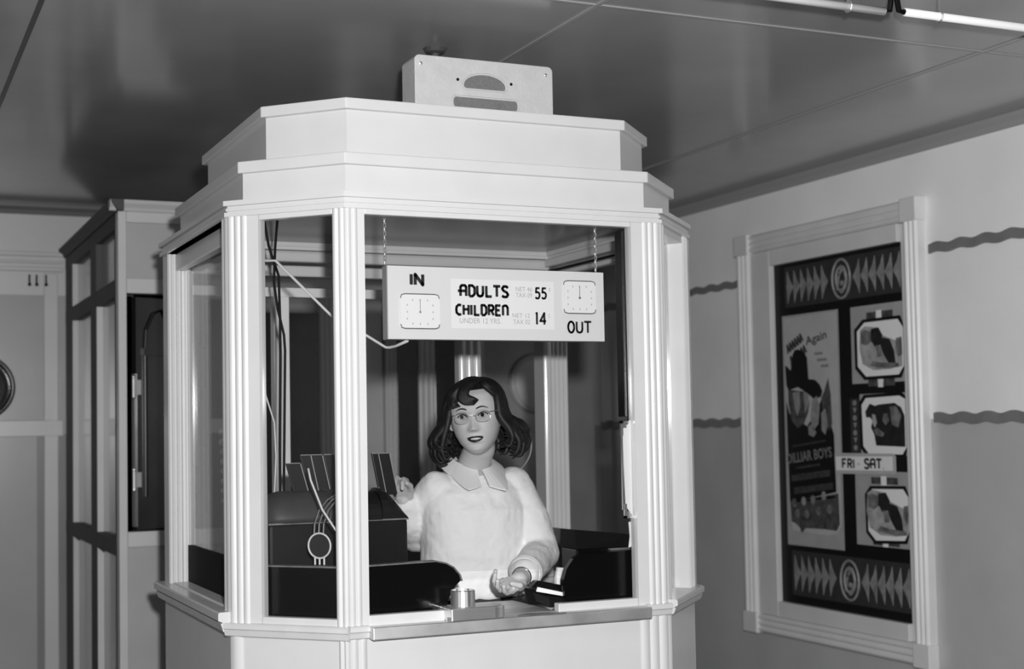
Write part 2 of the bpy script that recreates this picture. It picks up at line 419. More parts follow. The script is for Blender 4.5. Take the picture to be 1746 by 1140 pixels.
for z in (1.645, 1.27):
    b = B(); b.tube([DLF.at(-.018, z-.035, .012), DLF.at(-.018, z+.035, .012)], .008, 8); DLF.box(b, -.016, .02, z-.03, z+.03, .0, .006); b.ball(DLF.at(-.018, z+.04, .012), .01, 1); b.ball(DLF.at(-.018, z-.04, .012), .01, 1)
    b.build('hinge', STEEL, leaf)

# ------------------------------------------------------------------ ticket booth
A_, B_, C_, E_ = (1.181, 3.526), (2.160, 3.526), (0.925, 3.782), (2.418, 3.782)
YR = 4.69
OCT = [(0.925, YR), C_, A_, B_, E_, (2.418, YR)]
booth = empty('ticket_booth', (1.67, 4.1, 0), 'white six-sided ticket booth with fluted posts and stepped cornice in mid lobby', 'booth')
FL = Face((0.925, YR), (0, -1), (-1, 0)); LL = YR-3.782
FC = Face(C_, (1, -1), (-1, -1)); LC = math.hypot(.256, .256)
FF = Face(A_, (1, 0), (0, -1)); LF = .979
FD = Face(B_, (1, 1), (1, -1)); LD = LC
FRt = Face(E_, (0, 1), (1, 0)); LR = LL
ZS, ZH = 0.905, 2.036          # body top, window head
# dado panels below the sill
for f, L, m in ((FL, LL, WHITE), (FC, LC, WHITE), (FF, LF, WHITE), (FD, LD, WHITE), (FRt, LR, WHITE)):
    b = B(); f.box(b, 0.004, L-.004, 0.0, ZS, -.04, 0); b.build('dado_panel', m, booth)
b = B(); b.box((.93, YR-.04, 0), (1.25, YR, ZS)); b.build('dado_panel', WHITE, booth)
b = B(); b.box((2.2, YR-.04, 0), (2.41, YR, ZS)); b.build('dado_panel', WHITE, booth)
# fluted posts, one per corner
def post(segs, name='fluted_post', z0=ZS, z1=2.06):
    b = B()
    for f, a0, a1, kind in segs:
        if kind: f.reed(b, a0, a1, z0, z1, -.035, .006, kind, .0045)
        else: f.box(b, a0, a1, z0, z1, -.035, .001)
    return b.build(name, WHITE, booth)
post([(FC, LC-.036, LC-.001, 2), (FF, .0, .036, 2), (FF, .036, .056, 0)])
post([(FC, .0, .062, 3), (FC, .062, .098, 0), (FL, LL-.06, LL, 2)])
post([(FF, .882, .919, 0), (FF, .919, LF, 3), (FD, 0, .045, 2)])
# square rear posts: wide reeded face looks forward
RL = Face((.925, 4.61), (1, 0), (0, -1)); b = B(); RL.reed(b, 0, .048, ZS, 2.05, -.08, .0, 3, .008); RL.box(b, .048, .056, ZS, 2.05, -.08, -.01); RL.reed(b, .056, .085, ZS, 2.05, -.08, -.004, 2, .007); b.build('fluted_post', WHITE, booth)
b = B(); FD.reed(b, LD-.06, LD, ZS, 2.05, -.05, .006, 3, .007); FRt.box(b, 0, .07, ZS, 2.05, -.04, .0)
EP = Face(FD.at(LD, 0, 0)[:2], (-1, 1), (-1, -1)); EP.reed(b, .0, .09, ZS, 2.05, -.04, .03, 3, .007); b.build('fluted_post', WHITE, booth)
RR = Face((2.318, 4.61), (1, 0), (0, -1)); b = B(); RR.reed(b, -.004, .028, ZS, 2.03, -.08, .006, 1, .006); RR.reed(b, .028, .1, ZS, 2.03, -.08, .0, 4, .008); b.build('fluted_post', WHITE, booth)
# lower flutes under the corner posts
for segs in ([(FC, LC-.03, LC, 2), (FF, 0, .048, 2)], [(FF, .885, LF, 3), (FD, 0, .03, 1)], [(FC, 0, .04, 1)]):
    b = B()
    for f, a0, a1, k in segs: f.reed(b, a0, a1, 0, ZS-.002, .0, .008, k, .006)
    b.build('dado_flute', WHITE, booth)
# frames round the panes: lower and upper window rails
for f, a0, a1, zt in ((FC, .098, LC-.036, .952), (FF, .056, .274, .960), (FF, .622, .882, .955)):
    b = B(); f.box(b, a0, a1, .93, zt, -.03, .0); b.build('window_rail', WHITE2, booth, bevel=.003)
for f, a0, a1 in ((FC, .098, LC-.036), (FF, .056, .882)):
    b = B(); f.box(b, a0, a1, ZH, 2.062, -.03, .001); b.build('window_rail', WHITE2, booth, bevel=.003)
b = B(); FD.box(b, .045, LD-.05, 2.028, 2.062, -.055, .0); b.build('window_rail', WHITE2, booth, bevel=.003)
# sills with double moulding
def sillpr(z0, z1, d): return [(-.03, z0), (.006, z0), (d*.6, z0+.004), (d*.8, z0+(z1-z0)*.45), (d*.62, z0+(z1-z0)*.5), (d, z0+(z1-z0)*.6), (d, z1-.004), (d-.004, z1), (-.08, z1)]
def sill(f, a0, a1, m, z0=.9, z1=.938, d=.03):
    b = B(); b.sweep([f.at(a0, z, dd) for dd, z in sillpr(z0, z1, d)], f.u*(a1-a0)); return b.build('sill', m, booth)
sill(FL, -.01, LL+.0, WHITE2, .905, .962, .035); sill(FC, -.012, LC+.004, WHITE2, .896, .934, .02)
sill(FF, -.005, .05, WHITE2, .90, .936, .022); sill(FF, .90, LF+.006, WHITE2, .90, .936, .022)
sill(FD, 0, LD+.012, WHITE2, .90, .945, .03); sill(FRt, 0, LR, WHITE2, .9, .945, .03)
# steel ledge along the front and the pay counter inside
b = B(); FF.box(b, .05, .90, .900, .933, -.02, .046); b.build('counter_ledge', STEELB, booth, bevel=.003)
b = B(); FF.box(b, .276, .62, .925, .9337, -.30, -.0205); b.build('pay_plate', STEELB, booth, bevel=.001)
b = B(); b.prism([(1.03, 4.12), (1.03, 3.85), (1.26, 3.565), (1.452, 3.565), (1.452, 4.12)], .90, .93)
b.prism([(1.808, 3.565), (2.08, 3.565), (2.32, 3.83), (2.32, 4.12), (1.808, 4.12)], .90, .93); b.prism([(1.452, 3.83), (1.452, 3.835), (1.808, 3.835), (1.808, 3.83)], .90, .93)
b.build('counter_top', DARKW, booth)
# header, entablature and the two stepped tiers
b = B(); b.ringpoly(offset_poly(OCT, 0), offset_poly(OCT, -.05), 2.05, 2.092); b.build('header', WHITE, booth)
b = B(); b.ringpoly(offset_poly(OCT, .010), offset_poly(OCT, -.03), 2.050, 2.062); b.ringpoly(offset_poly(OCT, .005), offset_poly(OCT, -.03), 2.066, 2.074); b.ringpoly(offset_poly(OCT, .013), offset_poly(OCT, -.08), 2.080, 2.094); b.build('header_moulding', WHITE, booth)
t1o, t1i = offset_poly(OCT, -.05), offset_poly(OCT, -.09)
b = B(); b.ringpoly(t1o, t1i, 2.09, 2.18); b.build('cornice_tier', WHITE, booth)
b = B(); b.prism(list(reversed(offset_poly(OCT, -.034))), 2.178, 2.211); b.build('tier_cap', WHITE, booth, bevel=.003)
b = B(); b.ringpoly(offset_poly(OCT, -.127), offset_poly(OCT, -.16), 2.211, 2.351); b.build('cornice_tier', WHITE, booth)
b = B(); b.prism(list(reversed(offset_poly(OCT, -.110))), 2.349, 2.380); b.build('tier_cap', WHITE, booth, bevel=.003)
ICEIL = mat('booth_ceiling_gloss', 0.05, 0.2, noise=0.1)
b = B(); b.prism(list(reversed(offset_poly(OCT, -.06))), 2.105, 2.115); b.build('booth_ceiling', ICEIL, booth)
# inner headers seen through the panes
b = B(); b.box((1.0, 4.58, 1.985), (2.34, 4.61, 2.022)); b.build('rear_header', WHITE, booth, bevel=.006)
b = B(); b.box((1.0, 4.59, 2.036), (2.34, 4.62, 2.075)); b.build('rear_header', WHITE, booth, bevel=.01)
b = B(); b.box((2.30, 3.86, 2.0), (2.33, 4.58, 2.018)); b.build('side_header', WHITE, booth, bevel=.004)
b = B(); b.box((2.31, 3.86, 2.045), (2.335, 4.58, 2.075)); b.build('side_header', WHITE, booth, bevel=.004)
b = B(); b.box((1.0, 3.86, 2.01), (1.03, 4.58, 2.07)); b.build('side_header', WHITE, booth, bevel=.004)
b = B(); b.box((1.0, 4.62, 1.917), (2.32, 4.65, 1.950)); b.build('door_rail', CASE, booth, bevel=.003)
b = B(); b.box((1.283, 4.60, .1), (1.338, 4.645, 1.917)); b.build('door_stile', CASE, booth, bevel=.003)
RD = Face((1.970, 4.60), (1, 0), (0, -1)); b = B(); RD.reed(b, 0, .088, .1, 1.917, -.045, 0, 3, .007); b.build('door_stile', WHITE, booth)
# dark lower panes' backing boards at the sides
b = B(); b.box((.985, 3.845, .963), (.998, 4.605, 1.085)); b.build('guard_board', BLACKM, booth)
b = B(); b.box((2.33, 3.88, .93), (2.342, 4.60, 1.085)); b.build('guard_board', EDGE, booth)
# panes
b = B(); FC.box(b, .095, LC-.03, .95, 2.04, -.016, -.012); b.build('window_pane', GLASS, booth)
b = B(); FF.poly(b, [(.05, .962), (.270, .962), (.272, 1.062), (.640, 1.054), (.642, .957), (.885, .957), (.885, 2.04), (.05, 2.04)], -.016, -.012); b.build('window_pane', GLASS, booth)
b = B(); b.box((.994, 3.85, 1.085), (.998, 4.60, 2.03)); b.build('window_pane', GLASS, booth)
b = B(); FD.box(b, .04, LD-.05, .94, 2.04, -.05, -.046); b.build('window_pane', GLASS, booth)
# left window head bar seen under the cornice
b = B(); b.box((.95, 3.84, 1.995), (.985, 4.60, 2.05)); b.build('window_rail', WHITE2, booth, bevel=.004)
b = B(); b.box((.935, 3.79, .93), (.99, 4.60, .966)); b.build('window_rail', WHITE2, booth, bevel=.004)

# ------------------------------------------------------------------ speaker on the roof
SPF = Face((1.451, 3.68), (1, 0), (0, -1)); spk = empty('speaker_cabinet', (1.67, 3.73, 2.38), 'grey metal loudspeaker box with two grille openings on the booth roof', 'speaker')
def rounded(a0, z0, a1, z1, r, n=5, low=True):
    p = []
    for cx, cz, t in ((a1-r, z1-r, 0), (a0+r, z1-r, PI/2)): p += [(cx+r*math.cos(t+k*PI/2/n), cz+r*math.sin(t+k*PI/2/n)) for k in range(n+1)]
    if low:
        for cx, cz, t in ((a0+r, z0+r, PI), (a1-r, z0+r, 1.5*PI)): p += [(cx+r*math.cos(t+k*PI/2/n), cz+r*math.sin(t+k*PI/2/n)) for k in range(n+1)]
    else: p += [(a0, z0), (a1, z0)]
    return p
b = B(); SPF.poly(b, rounded(0, 2.381, .445, 2.534, .016, low=False), -.104, 0)
sb = b.build('cabinet_body', SPK, spk, bevel=.003)
half = [(.22+.066*math.cos(PI*k/14), 2.457+.033*math.sin(PI*k/14)) for k in range(15)]
half = [(.286, 2.452)] + half + [(.154, 2.452), (.160, 2.447), (.280, 2.447)]
rect = rounded(.12, 2.388, .325, 2.420, .012)
for pl in (half, rect):
    b = B(); SPF.poly(b, pl, -.001, .0012); b.build('grille_cloth', CLOTH, spk)
    c = (sum(p[0] for p in pl)/len(pl), sum(p[1] for p in pl)/len(pl))
    b = B(); pts = [SPF.at(c[0]+(a-c[0])*1.06, c[1]+(z-c[1])*1.10, .0) for a, z in pl]; b.tube(pts+[pts[0]], .0035, 6); b.build('grille_lip', SPK, spk)
for a, z in ((.018, 2.507), (.420, 2.507)):
    b = B(); b.lathe([(.006, 0), (.005, .003), (.002, .004)], SPF.at(a, z, 0), SPF.n, 10); b.build('screw', STEEL, spk)
for a, z in ((.134, 2.470), (.306, 2.470)):
    b = B(); b.lathe([(.0045, 0), (.0045, .0015), (.001, .002)], SPF.at(a, z, 0), SPF.n, 10); b.build('screw', BLACKM, spk)
b = B(); b.lathe([(.013, 2.382), (.013, 2.61), (.03, 2.615), (.038, 2.627)], (1.616, 3.924, 0), (0, 0, 1), 16)
tag(b.build('ceiling_conduit', mat('conduit_grey', .06, .5)), 'dark pipe with a flange rising to the ceiling behind the speaker box', 'pipe')

# ------------------------------------------------------------------ hanging price sign
SF = Face((1.3207, 3.58), (1, 0), (0, -1)); SZ = 1.7025
sign = empty('price_sign', (1.66, 3.6, SZ), 'white IN and OUT price sign with two clock dials hung in the front window', 'sign')
b = B(); SF.box(b, 0, .679, SZ, SZ+.204, -.040, -.004); b.build('sign_box', SIGNS, sign)
b = B(); SF.box(b, .001, .678, SZ+.001, SZ+.203, -.0045, 0); b.build('sign_face', SIGNB, sign)
b = B(); SF.box(b, .19, .513, SZ+.033, SZ+.172, 0, .0006); b.build('price_panel', SIGNP, sign)
GL = {  # letter strokes on a 1x1 box
 'I': [[(.5, 0), (.5, 1)]], 'N': [[(.08, 0), (.08, 1), (.92, 0), (.92, 1)]],
 'O': [[(.5+.42*math.cos(t*PI/10), .5+.5*math.sin(t*PI/10)) for t in range(21)]],
 'U': [[(.1, 1), (.1, .3), (.2, .08), (.5, 0), (.8, .08), (.9, .3), (.9, 1)]],
 'T': [[(.0, 1), (1, 1)], [(.5, 1), (.5, 0)]],
 'A': [[(.12, 0), (.12, .85), (.3, 1), (.75, 1), (.9, .85), (.9, 0)], [(-.25, .48), (.9, .48)]],
 'D': [[(.15, 0), (.15, 1), (.6, 1), (.9, .8), (.9, .2), (.6, 0), (.15, 0)]],
 'L': [[(.2, 1), (.2, 0), (.95, 0)]],
 'S': [[(.92, .85), (.7, 1), (.3, 1), (.1, .8), (.25, .6), (.75, .42), (.92, .22), (.7, 0), (.3, 0), (.05, .12)]],
 'C': [[(.9, .95), (.5, 1), (.15, .8), (.1, .5), (.15, .2), (.5, 0), (.9, .05)]],
 'H': [[(.1, 0), (.1, 1)], [(.9, 0), (.9, 1)], [(.1, .55), (.9, .55)]],
 'R': [[(.15, 0), (.15, 1), (.7, 1), (.9, .85), (.9, .62), (.7, .5), (.15, .5)], [(.5, .5), (.95, 0)]],
 'E': [[(.9, 1), (.15, 1), (.15, 0), (.9, 0)], [(.15, .52), (.75, .52)]],
 'n': [[(.12, 0), (.12, 1)], [(.12, .9), (.35, 1), (.7, 1), (.9, .8), (.9, 0)]],
 '5': [[(.85, 1), (.25, 1), (.18, .58), (.5, .62), (.8, .5), (.85, .25), (.65, .02), (.3, 0), (.08, .12)]],
 '1': [[(.35, .92), (.6, 1), (.6, 0)]], '4': [[(.7, 0), (.7, 1), (.08, .3), (.95, .3)]],
 'F': [[(.9, 1), (.15, 1), (.15, 0)], [(.15, .52), (.75, .52)]], '-': [[(.2, .45), (.8, .45)]], '.': [[(.4, .02), (.6, .02)]], 'c': [[(.9, .9), (.4, .95), (.1, .5), (.4, .05), (.9, .1)]],
}
def letters(f, s, a0, a1, z0, z1, d, wd, m, parent, name='lettering', widths=None, gap=.18, slant=0.0):
    b = B(); ws = [({'I': .35, '1': .6, '-': .6, '.': .3, ' ': .5}.get(ch, 1.0)) for ch in s]
    tot = sum(ws)+gap*(len(s)-1); k = (a1-a0)/tot; x = a0
    for ch, w_ in zip(s, ws):
        for st in GL.get(ch, []):
            f.stroke(b, [(x+u*k*w_+slant*v*(z1-z0), z0+v*(z1-z0)) for u, v in st], wd, d, d+.0007)
        x += k*(w_+gap)
    return b.build(name, m, parent)
letters(SF, 'IN', .066, .107, SZ+.152, SZ+.181, .0006, .0095, INK, sign)
letters(SF, 'OUT', .556, .634, SZ+.025, SZ+.057, .0006, .0062, INK, sign)
letters(SF, 'ADULTS', .216, .368, SZ+.124, SZ+.154, .0010, .0078, INK, sign)
letters(SF, 'CHILDREn', .203, .366, SZ+.071, SZ+.099, .0010, .0074, INK, sign)
letters(SF, '55', .452, .490, SZ+.122, SZ+.152, .0010, .0058, INK, sign)
letters(SF, '14', .449, .487, SZ+.047, SZ+.080, .0010, .0062, INK, sign)
letters(SF, 'c', .497, .503, SZ+.143, SZ+.153, .0010, .0012, INKF, sign); letters(SF, 'c', .494, .500, SZ+.067, SZ+.078, .0010, .0012, INKF, sign)
text(sign, 'NET 46', SF, .391, .443, SZ+.141, SZ+.154, .0012, INKF); text(sign, 'TAX 09', SF, .391, .443, SZ+.124, SZ+.137, .0012, INKF)
text(sign, 'NET 12', SF, .379, .434, SZ+.066, SZ+.078, .0012, INKF); text(sign, 'TAX 02', SF, .381, .435, SZ+.047, SZ+.060, .0012, INKF)
text(sign, 'UNDER 12 YRS.', SF, .215, .343, SZ+.047, SZ+.062, .0012, INKF)
for a0, a1, z0, z1 in ((.036, .154, .030, .126), (.543, .650, .081, .176)):
    dlb = B(); SF.poly(dlb, rounded(a0, SZ+z0, a1, SZ+z1, .012), 0, .003); dial = dlb.build('clock_dial', DIAL, sign)
    for zz, sg in ((SZ+z1, 1), (SZ+z0, -1)):
        pts = [SF.at(a0+.001, zz-sg*.012, .003), SF.at(a0+.004, zz-sg*.003, .003), SF.at(a0+.014, zz, .003), SF.at(a1-.014, zz, .003), SF.at(a1-.004, zz-sg*.003, .003), SF.at(a1-.001, zz-sg*.012, .003)]
        b = B(); b.tube(pts, .0016, 6)
        b.build('dial_rim', EDGE, dial)
    ca, cz = (a0+a1)/2, SZ+(z0+z1)/2-.002
    b = B(); SF.box(b, ca-.0008, ca+.0008, cz, cz+.036, .0034, .004); b.lathe([(.0035, .003), (.0035, .0046), (.0005, .005)], SF.at(ca, cz, 0), SF.n, 10)
    b.build('clock_hand', mat('clock_hand_grey', .14, .5) if a0 > .3 else mat('clock_hand_pale', .3, .5), dial)
    b = B()
    for k in range(12):
        t = k*PI/6; rr = .040; x, z = math.sin(t), math.cos(t); q = max(abs(x), abs(z)); x, z = ca+x/q*rr*.96, cz+z/q*rr*.82
        SF.box(b, x-.0015, x+.0015, z-.0025, z+.0025, .003, .0034)
    b.build('hour_marks', mat('hour_mark_grey', .45, .6), dial)
for a in (.002, .664):
    b = B(); z = SZ+.208; k = 0
    while z < 2.05:
        p0, p1 = SF.at(a, z, -.02), SF.at(a, z+.012, -.02)
        ax = SF.u if k % 2 else SF.n
        b.tube([p0+ax*.003, p0+Vector((0, 0, .004))+ax*.0035, p1+ax*.003, p1+Vector((0, 0, .003)), p1-ax*.003, p0+Vector((0, 0, .004))-ax*.0035, p0-ax*.003, p0-Vector((0, 0, .003)), p0+ax*.003], .0011, 5)
        z += .0115; k += 1
    b.build('hanging_chain', STEELB, sign)

# ------------------------------------------------------------------ display case on the right wall
case = empty('display_case', (4.02, 5.17, .44), 'pale fluted display case of film posters on the right wall', 'display case')
S0, S1, Z0, Z1 = 0.0, 1.313, .437, 2.39
for a0, a1 in ((S0, .115), (1.215, S1)):
    b = B(); FR.reed(b, a0+.008, a1-.008, Z0+.1, Z1-.1, 0, .05, 3, .012); b.build('casing', CASE, case)
for z0, z1 in ((Z0, Z0+.1), (Z1-.1, Z1)):
    b = B(); FR.reed_h(b, .115, 1.215, z0+.006, z1-.006, 0, .046, 3, .012); b.build('casing', CASE, case)
    for a0, a1 in ((S0, .115), (1.215, S1)):
        b = B(); FR.box(b, a0, a1, z0, z1, 0, .056); b.build('corner_block', CASE, case, bevel=.004)
b = B(); FR.box(b, .112, .262, Z0+.095, Z1-.095, 0, .032); b.build('liner', CASEL, case, bevel=.004)
b = B(); FR.box(b, 1.171, 1.218, Z0+.095, Z1-.095, 0, .014); b.build('liner', CASEL, case, bevel=.003)
b = B(); FR.box(b, .262, 1.168, 2.217, Z1-.095, 0, .032); b.build('liner', CASEL, case, bevel=.003)
b = B(); FR.box(b, .262, 1.168, Z0+.095, .606, 0, .032); b.build('liner', CASEL, case, bevel=.003)
b = B(); FR.box(b, .255, 1.175, .60, 2.223, .001, .004); back = b.build('back_board', PAPERD, case)
# painted deco board: fields, chevrons, ovals
for z0, z1, mm in ((2.005, 2.2, DECOF), (.645, .855, DECOF)):
    b = B(); FR.box(b, .345, 1.166, z0, z1, .004, .0046); b.build('ornament_band', mm, back)
    zc = (z0+z1)/2; hh = (z1-z0)/2*.80
    for side in (0, 1):
        for k in range(6):
            x = (.372+.052*k) if side == 0 else (.885+.053*k)
            s_ = 1 if side == 0 else -1
            b = B()
            pts = [(x-.004*s_, zc+hh), (x+.012*s_, zc+hh*.5), (x+.040*s_, zc), (x+.012*s_, zc-hh*.5), (x-.004*s_, zc-hh), (x-.008*s_, zc-hh*.4), (x-.010*s_, zc), (x-.008*s_, zc+hh*.4)]
            if side == 1: pts = pts[::-1]
            if max(p[0] for p in pts) > 1.166: pts = [(min(p[0], 1.166), p[1]) for p in pts]
            FR.poly(b, pts, .0046, .0062+.0002*k); b.build('chevron', DECO, back)
    b = B()
    for rr, r2 in ((.062, .088), (.036, .056)):
        pts = [FR.at(.768+rr*math.cos(t*PI/12), zc+r2*math.sin(t*PI/12), .0075) for t in range(25)]; b.tube(pts, .006, 5)
    FR.stroke(b, [(.735, zc-.05), (.75, zc+.02), (.785, zc+.05), (.80, zc+.0), (.775, zc-.06)], .012, .0046, .008)
    for q in (-.055, -.02, .05): b.ball(FR.at(.768, zc+q, .007), .014, 1, (.3, 1, 1))
    b.build('oval_ornament', DECO, back)
b = B(); FR.box(b, .318, .735, .88, 1.968, .004, .0048); b.build('grey_field', GREYB, back)
b = B(); FR.box(b, .822, 1.166, 1.625, 1.967, .004, .0048); b.build('grey_field', GREYB, back)
b = B(); FR.box(b, .868, 1.166, 1.31, 1.578, .004, .0048); b.build('grey_field', GREYB, back)
b = B(); FR.box(b, .822, 1.170, .915, 1.24, .004, .0048); b.build('grey_field', GREYB, back)
b = B(); FR.box(b, .80, .862, 1.318, 1.56, .004, .0045); b.build('chain_field', DECOF, back)
for k in range(7):
    b = B(); z = 1.54-.033*k
    FR.poly(b, FR.ellipse(.832, z, .013, .013, 8) if k % 2 == 0 else [(.820, z+.012), (.844, z+.012), (.832, z-.012)], .0045, .006); b.build('chain_bead', DECO, back)
for z0, z1 in ((1.898, 1.935), (1.61, 1.645), (1.185, 1.215), (.92, .95)):
    b = B(); FR.box(b, .93, .99, z0, z1, .0048, .006); b.build('scroll_ornament', PAPERM, back)
    b = B(); FR.box(b, 1.03, 1.10, z0, z1, .0048, .006); b.build('scroll_ornament', PAPERM, back)
    b = B(); FR.box(b, .995, 1.025, z0-.005, z1+.005, .0048, .007); b.build('scroll_ornament', MOUNT, back)

# insert poster
po = empty('insert_poster', (4.03, 5.30, .94), 'tall narrow film poster showing a man in a dark wide-brimmed hat', 'poster')
D0 = .0060
b = B(); FR.poly(b, [(.332, 1.955), (.722, 1.96), (.716, .99), (.690, .955), (.62, .94), (.36, .95), (.345, 1.0)], .0049, D0); b.build('sheet', PAPER, po)
def pr(pts, m, nm='print', d=D0, t=.0008):
    b = B(); FR.poly(b, pts, d, d+t); return b.build(nm, m, po)
pr([(.336, 1.56), (.36, 1.50), (.43, 1.47), (.49, 1.44), (.56, 1.50), (.60, 1.56), (.66, 1.46), (.685, 1.40), (.69, 1.14), (.345, 1.08), (.34, 1.3)], PAPERD)
pr([(.60, 1.57), (.625, 1.60), (.655, 1.66), (.67, 1.58), (.675, 1.45), (.655, 1.42), (.62, 1.45)], PAPERM, d=D0+.0004)
pr([(.352, 1.64), (.37, 1.615), (.50, 1.60), (.515, 1.55), (.50, 1.50), (.47, 1.455), (.42, 1.43), (.375, 1.47), (.355, 1.55)], PAPERM, 'face_print', d=D0+.0008)
pr([(.39, 1.60), (.44, 1.605), (.445, 1.53), (.42, 1.49), (.40, 1.53)], PAPERL, 'face_print', d=D0+.0012)
pr([(.470, 1.60), (.51, 1.60), (.512, 1.55), (.48, 1.50)], PAPERL, 'face_print', d=D0+.0012)
pr([(.337, 1.73), (.352, 1.725), (.378, 1.705), (.395, 1.775), (.412, 1.80), (.44, 1.803), (.485, 1.785), (.505, 1.76), (.512, 1.66), (.56, 1.655), (.595, 1.63), (.612, 1.60), (.60, 1.575), (.55, 1.565), (.50, 1.595), (.43, 1.625), (.36, 1.612), (.342, 1.635)], PAPERD, 'hat_print', d=D0+.0012)
pr([(.535, 1.56), (.57, 1.58), (.59, 1.53), (.575, 1.45), (.54, 1.42), (.52, 1.47)], PAPERL, d=D0+.0016)
pr([(.60, 1.50), (.63, 1.52), (.645, 1.45), (.625, 1.40), (.60, 1.42)], PAPERL, d=D0+.0016)
pr([(.50, 1.44), (.525, 1.45), (.56, 1.41), (.54, 1.39), (.505, 1.40)], PAPERL, d=D0+.0016)
FW = Face((XR, 5.82), (0, -1), (-1, 0))
class Tilt(Face):
    def __init__(s, a, z, ang): s.f = FR; s.a = a; s.z = z; s.c = math.cos(ang); s.s = math.sin(ang); s.n = FR.n; s.u = FR.u
    def at(s, a, z, d=0): return s.f.at(s.a+a*s.c-z*s.s, s.z+a*s.s+z*s.c, d)
T1 = Tilt(.360, 1.785, .42); T2 = Tilt(.502, 1.805, .16)
text(po, 'Again', T2, 0, .155, 0, .052, D0+.0006, PAPERD, bold=.012)
b = B()
for r in (0, -.062):
    x = 0
    for k in range(6): T1.stroke(b, [(x, r), (x+.012, r+.040), (x+.020, r+.004)], .013, D0, D0+.0007); x += .022
b.build('lettering', PAPERM, po)
b = B()
for a, z, L in ((.56, 1.775, .06), (.578, 1.745, .07), (.605, 1.716, .055)): FR.box(b, a, a+L, z-.006, z+.006, D0, D0+.0005)
b.build('lettering', mat('faint_poster_ink', .22, .6), po)
T3 = Tilt(.335, 1.262, .11)
text(po, 'DILLIAR BOYS', T3, .0, .335, 0, .048, D0+.0012, mat('poster_title_ink', .20, .6), bold=.02)
b = B()
for (x, z, L, h_) in ((.05, .075, .25, .008), (.06, -.03, .18, .010), (.02, -.085, .29, .03), (.03, -.145, .29, .03), (.03, -.185, .30, .009)): T3.box(b, x, x+L, z, z+h_, D0+.0006, D0+.0012)
b.build('lettering', mat('poster_dim_ink', .045, .6, noise=.6, scale=60), po)
pr([(.347, 1.085), (.704, 1.135), (.708, .995), (.685, .965), (.60, .968), (.46, .965), (.43, .94), (.415, .965), (.38, .985), (.352, .99)], PAPERM, 'crowd_print', d=D0+.0004)
for a, z in ((.38, 1.08), (.45, 1.09), (.52, 1.10), (.60, 1.12), (.47, 1.03), (.56, 1.05), (.64, 1.06), (.40, 1.03)):
    pr(FR.ellipse(a, z, .018, .022, 8), PAPERL if (a*100) % 3 < 1 else PH1, 'crowd_print', d=D0+.0010)

# lobby cards
def lobby(label, octp, dark, extra):
    c0 = (sum(p[0] for p in octp)/8, min(p[1] for p in octp))
    t = empty('lobby_card', FR.at(c0[0], c0[1], .01), label, 'photo card', 'lobby photo cards in the display case')
    cx = c0[0]; cz = sum(p[1] for p in octp)/8
    b = B(); FR.poly(b, [(min(1.1665, cx+(a-cx)*1.13), cz+(z-cz)*1.12) for a, z in octp], .0072, .0095); b.build('card_frame', PAPERD, t)
    b = B(); FR.poly(b, [(min(1.1655, a), z) for a, z in octp], .0095, .0105); b.build('card', MOUNT, t)
    for k, (pl, m) in enumerate(dark):
        b = B(); FR.poly(b, [(min(1.1645, a), z) for a, z in pl], .0105, .0108+.0002*k); b.build('photo_print', m, t)
    return t
def card_a(o):
    x, z = o
    P = lambda L: [(x+a, z+b_) for a, b_ in L]
    return [(P([(.02, .20), (.05, .215), (.13, .205), (.16, .17), (.25, .14), (.285, .12), (.285, .03), (.20, .02), (.10, .02), (.03, .05), (.012, .12)]), PH3),
            (P([(.02, .19), (.05, .20), (.09, .19), (.10, .15), (.06, .13), (.025, .14)]), PH1),
            (P([(.09, .20), (.14, .205), (.165, .17), (.155, .13), (.115, .12), (.09, .15)]), PH2),
            (P([(.16, .16), (.21, .15), (.235, .10), (.245, .04), (.20, .045), (.165, .09), (.15, .125)]), PH2),
            (P([(.25, .15), (.285, .155), (.287, .08), (.262, .07), (.245, .11)]), PH1),
            (P([(.12, .13), (.155, .12), (.16, .08), (.13, .075)]), PH1),
            (P([(.08, .04), (.13, .03), (.20, .025), (.27, .028), (.26, .045), (.16, .05), (.10, .06)]), PH1)]
o1 = [(.869, 1.855), (.920, 1.892), (1.135, 1.892), (1.167, 1.855), (1.165, 1.69), (1.132, 1.655), (.922, 1.654), (.869, 1.70)]
lobby('cut-corner photo card with dark figures, topmost of three in the display case', o1, card_a((.872, 1.66)), None)
o3 = [(.906, 1.13), (.938, 1.163), (1.136, 1.168), (1.166, 1.135), (1.168, .99), (1.137, .95), (.955, .94), (.908, .98)]
lobby('cut-corner photo card with dark figures, lowest of three, below FRI SAT', o3, card_a((.888, .945)), None)
o2 = [(.886, 1.53), (.915, 1.56), (1.13, 1.565), (1.166, 1.55), (1.166, 1.345), (1.140, 1.315), (.925, 1.316), (.89, 1.35)]
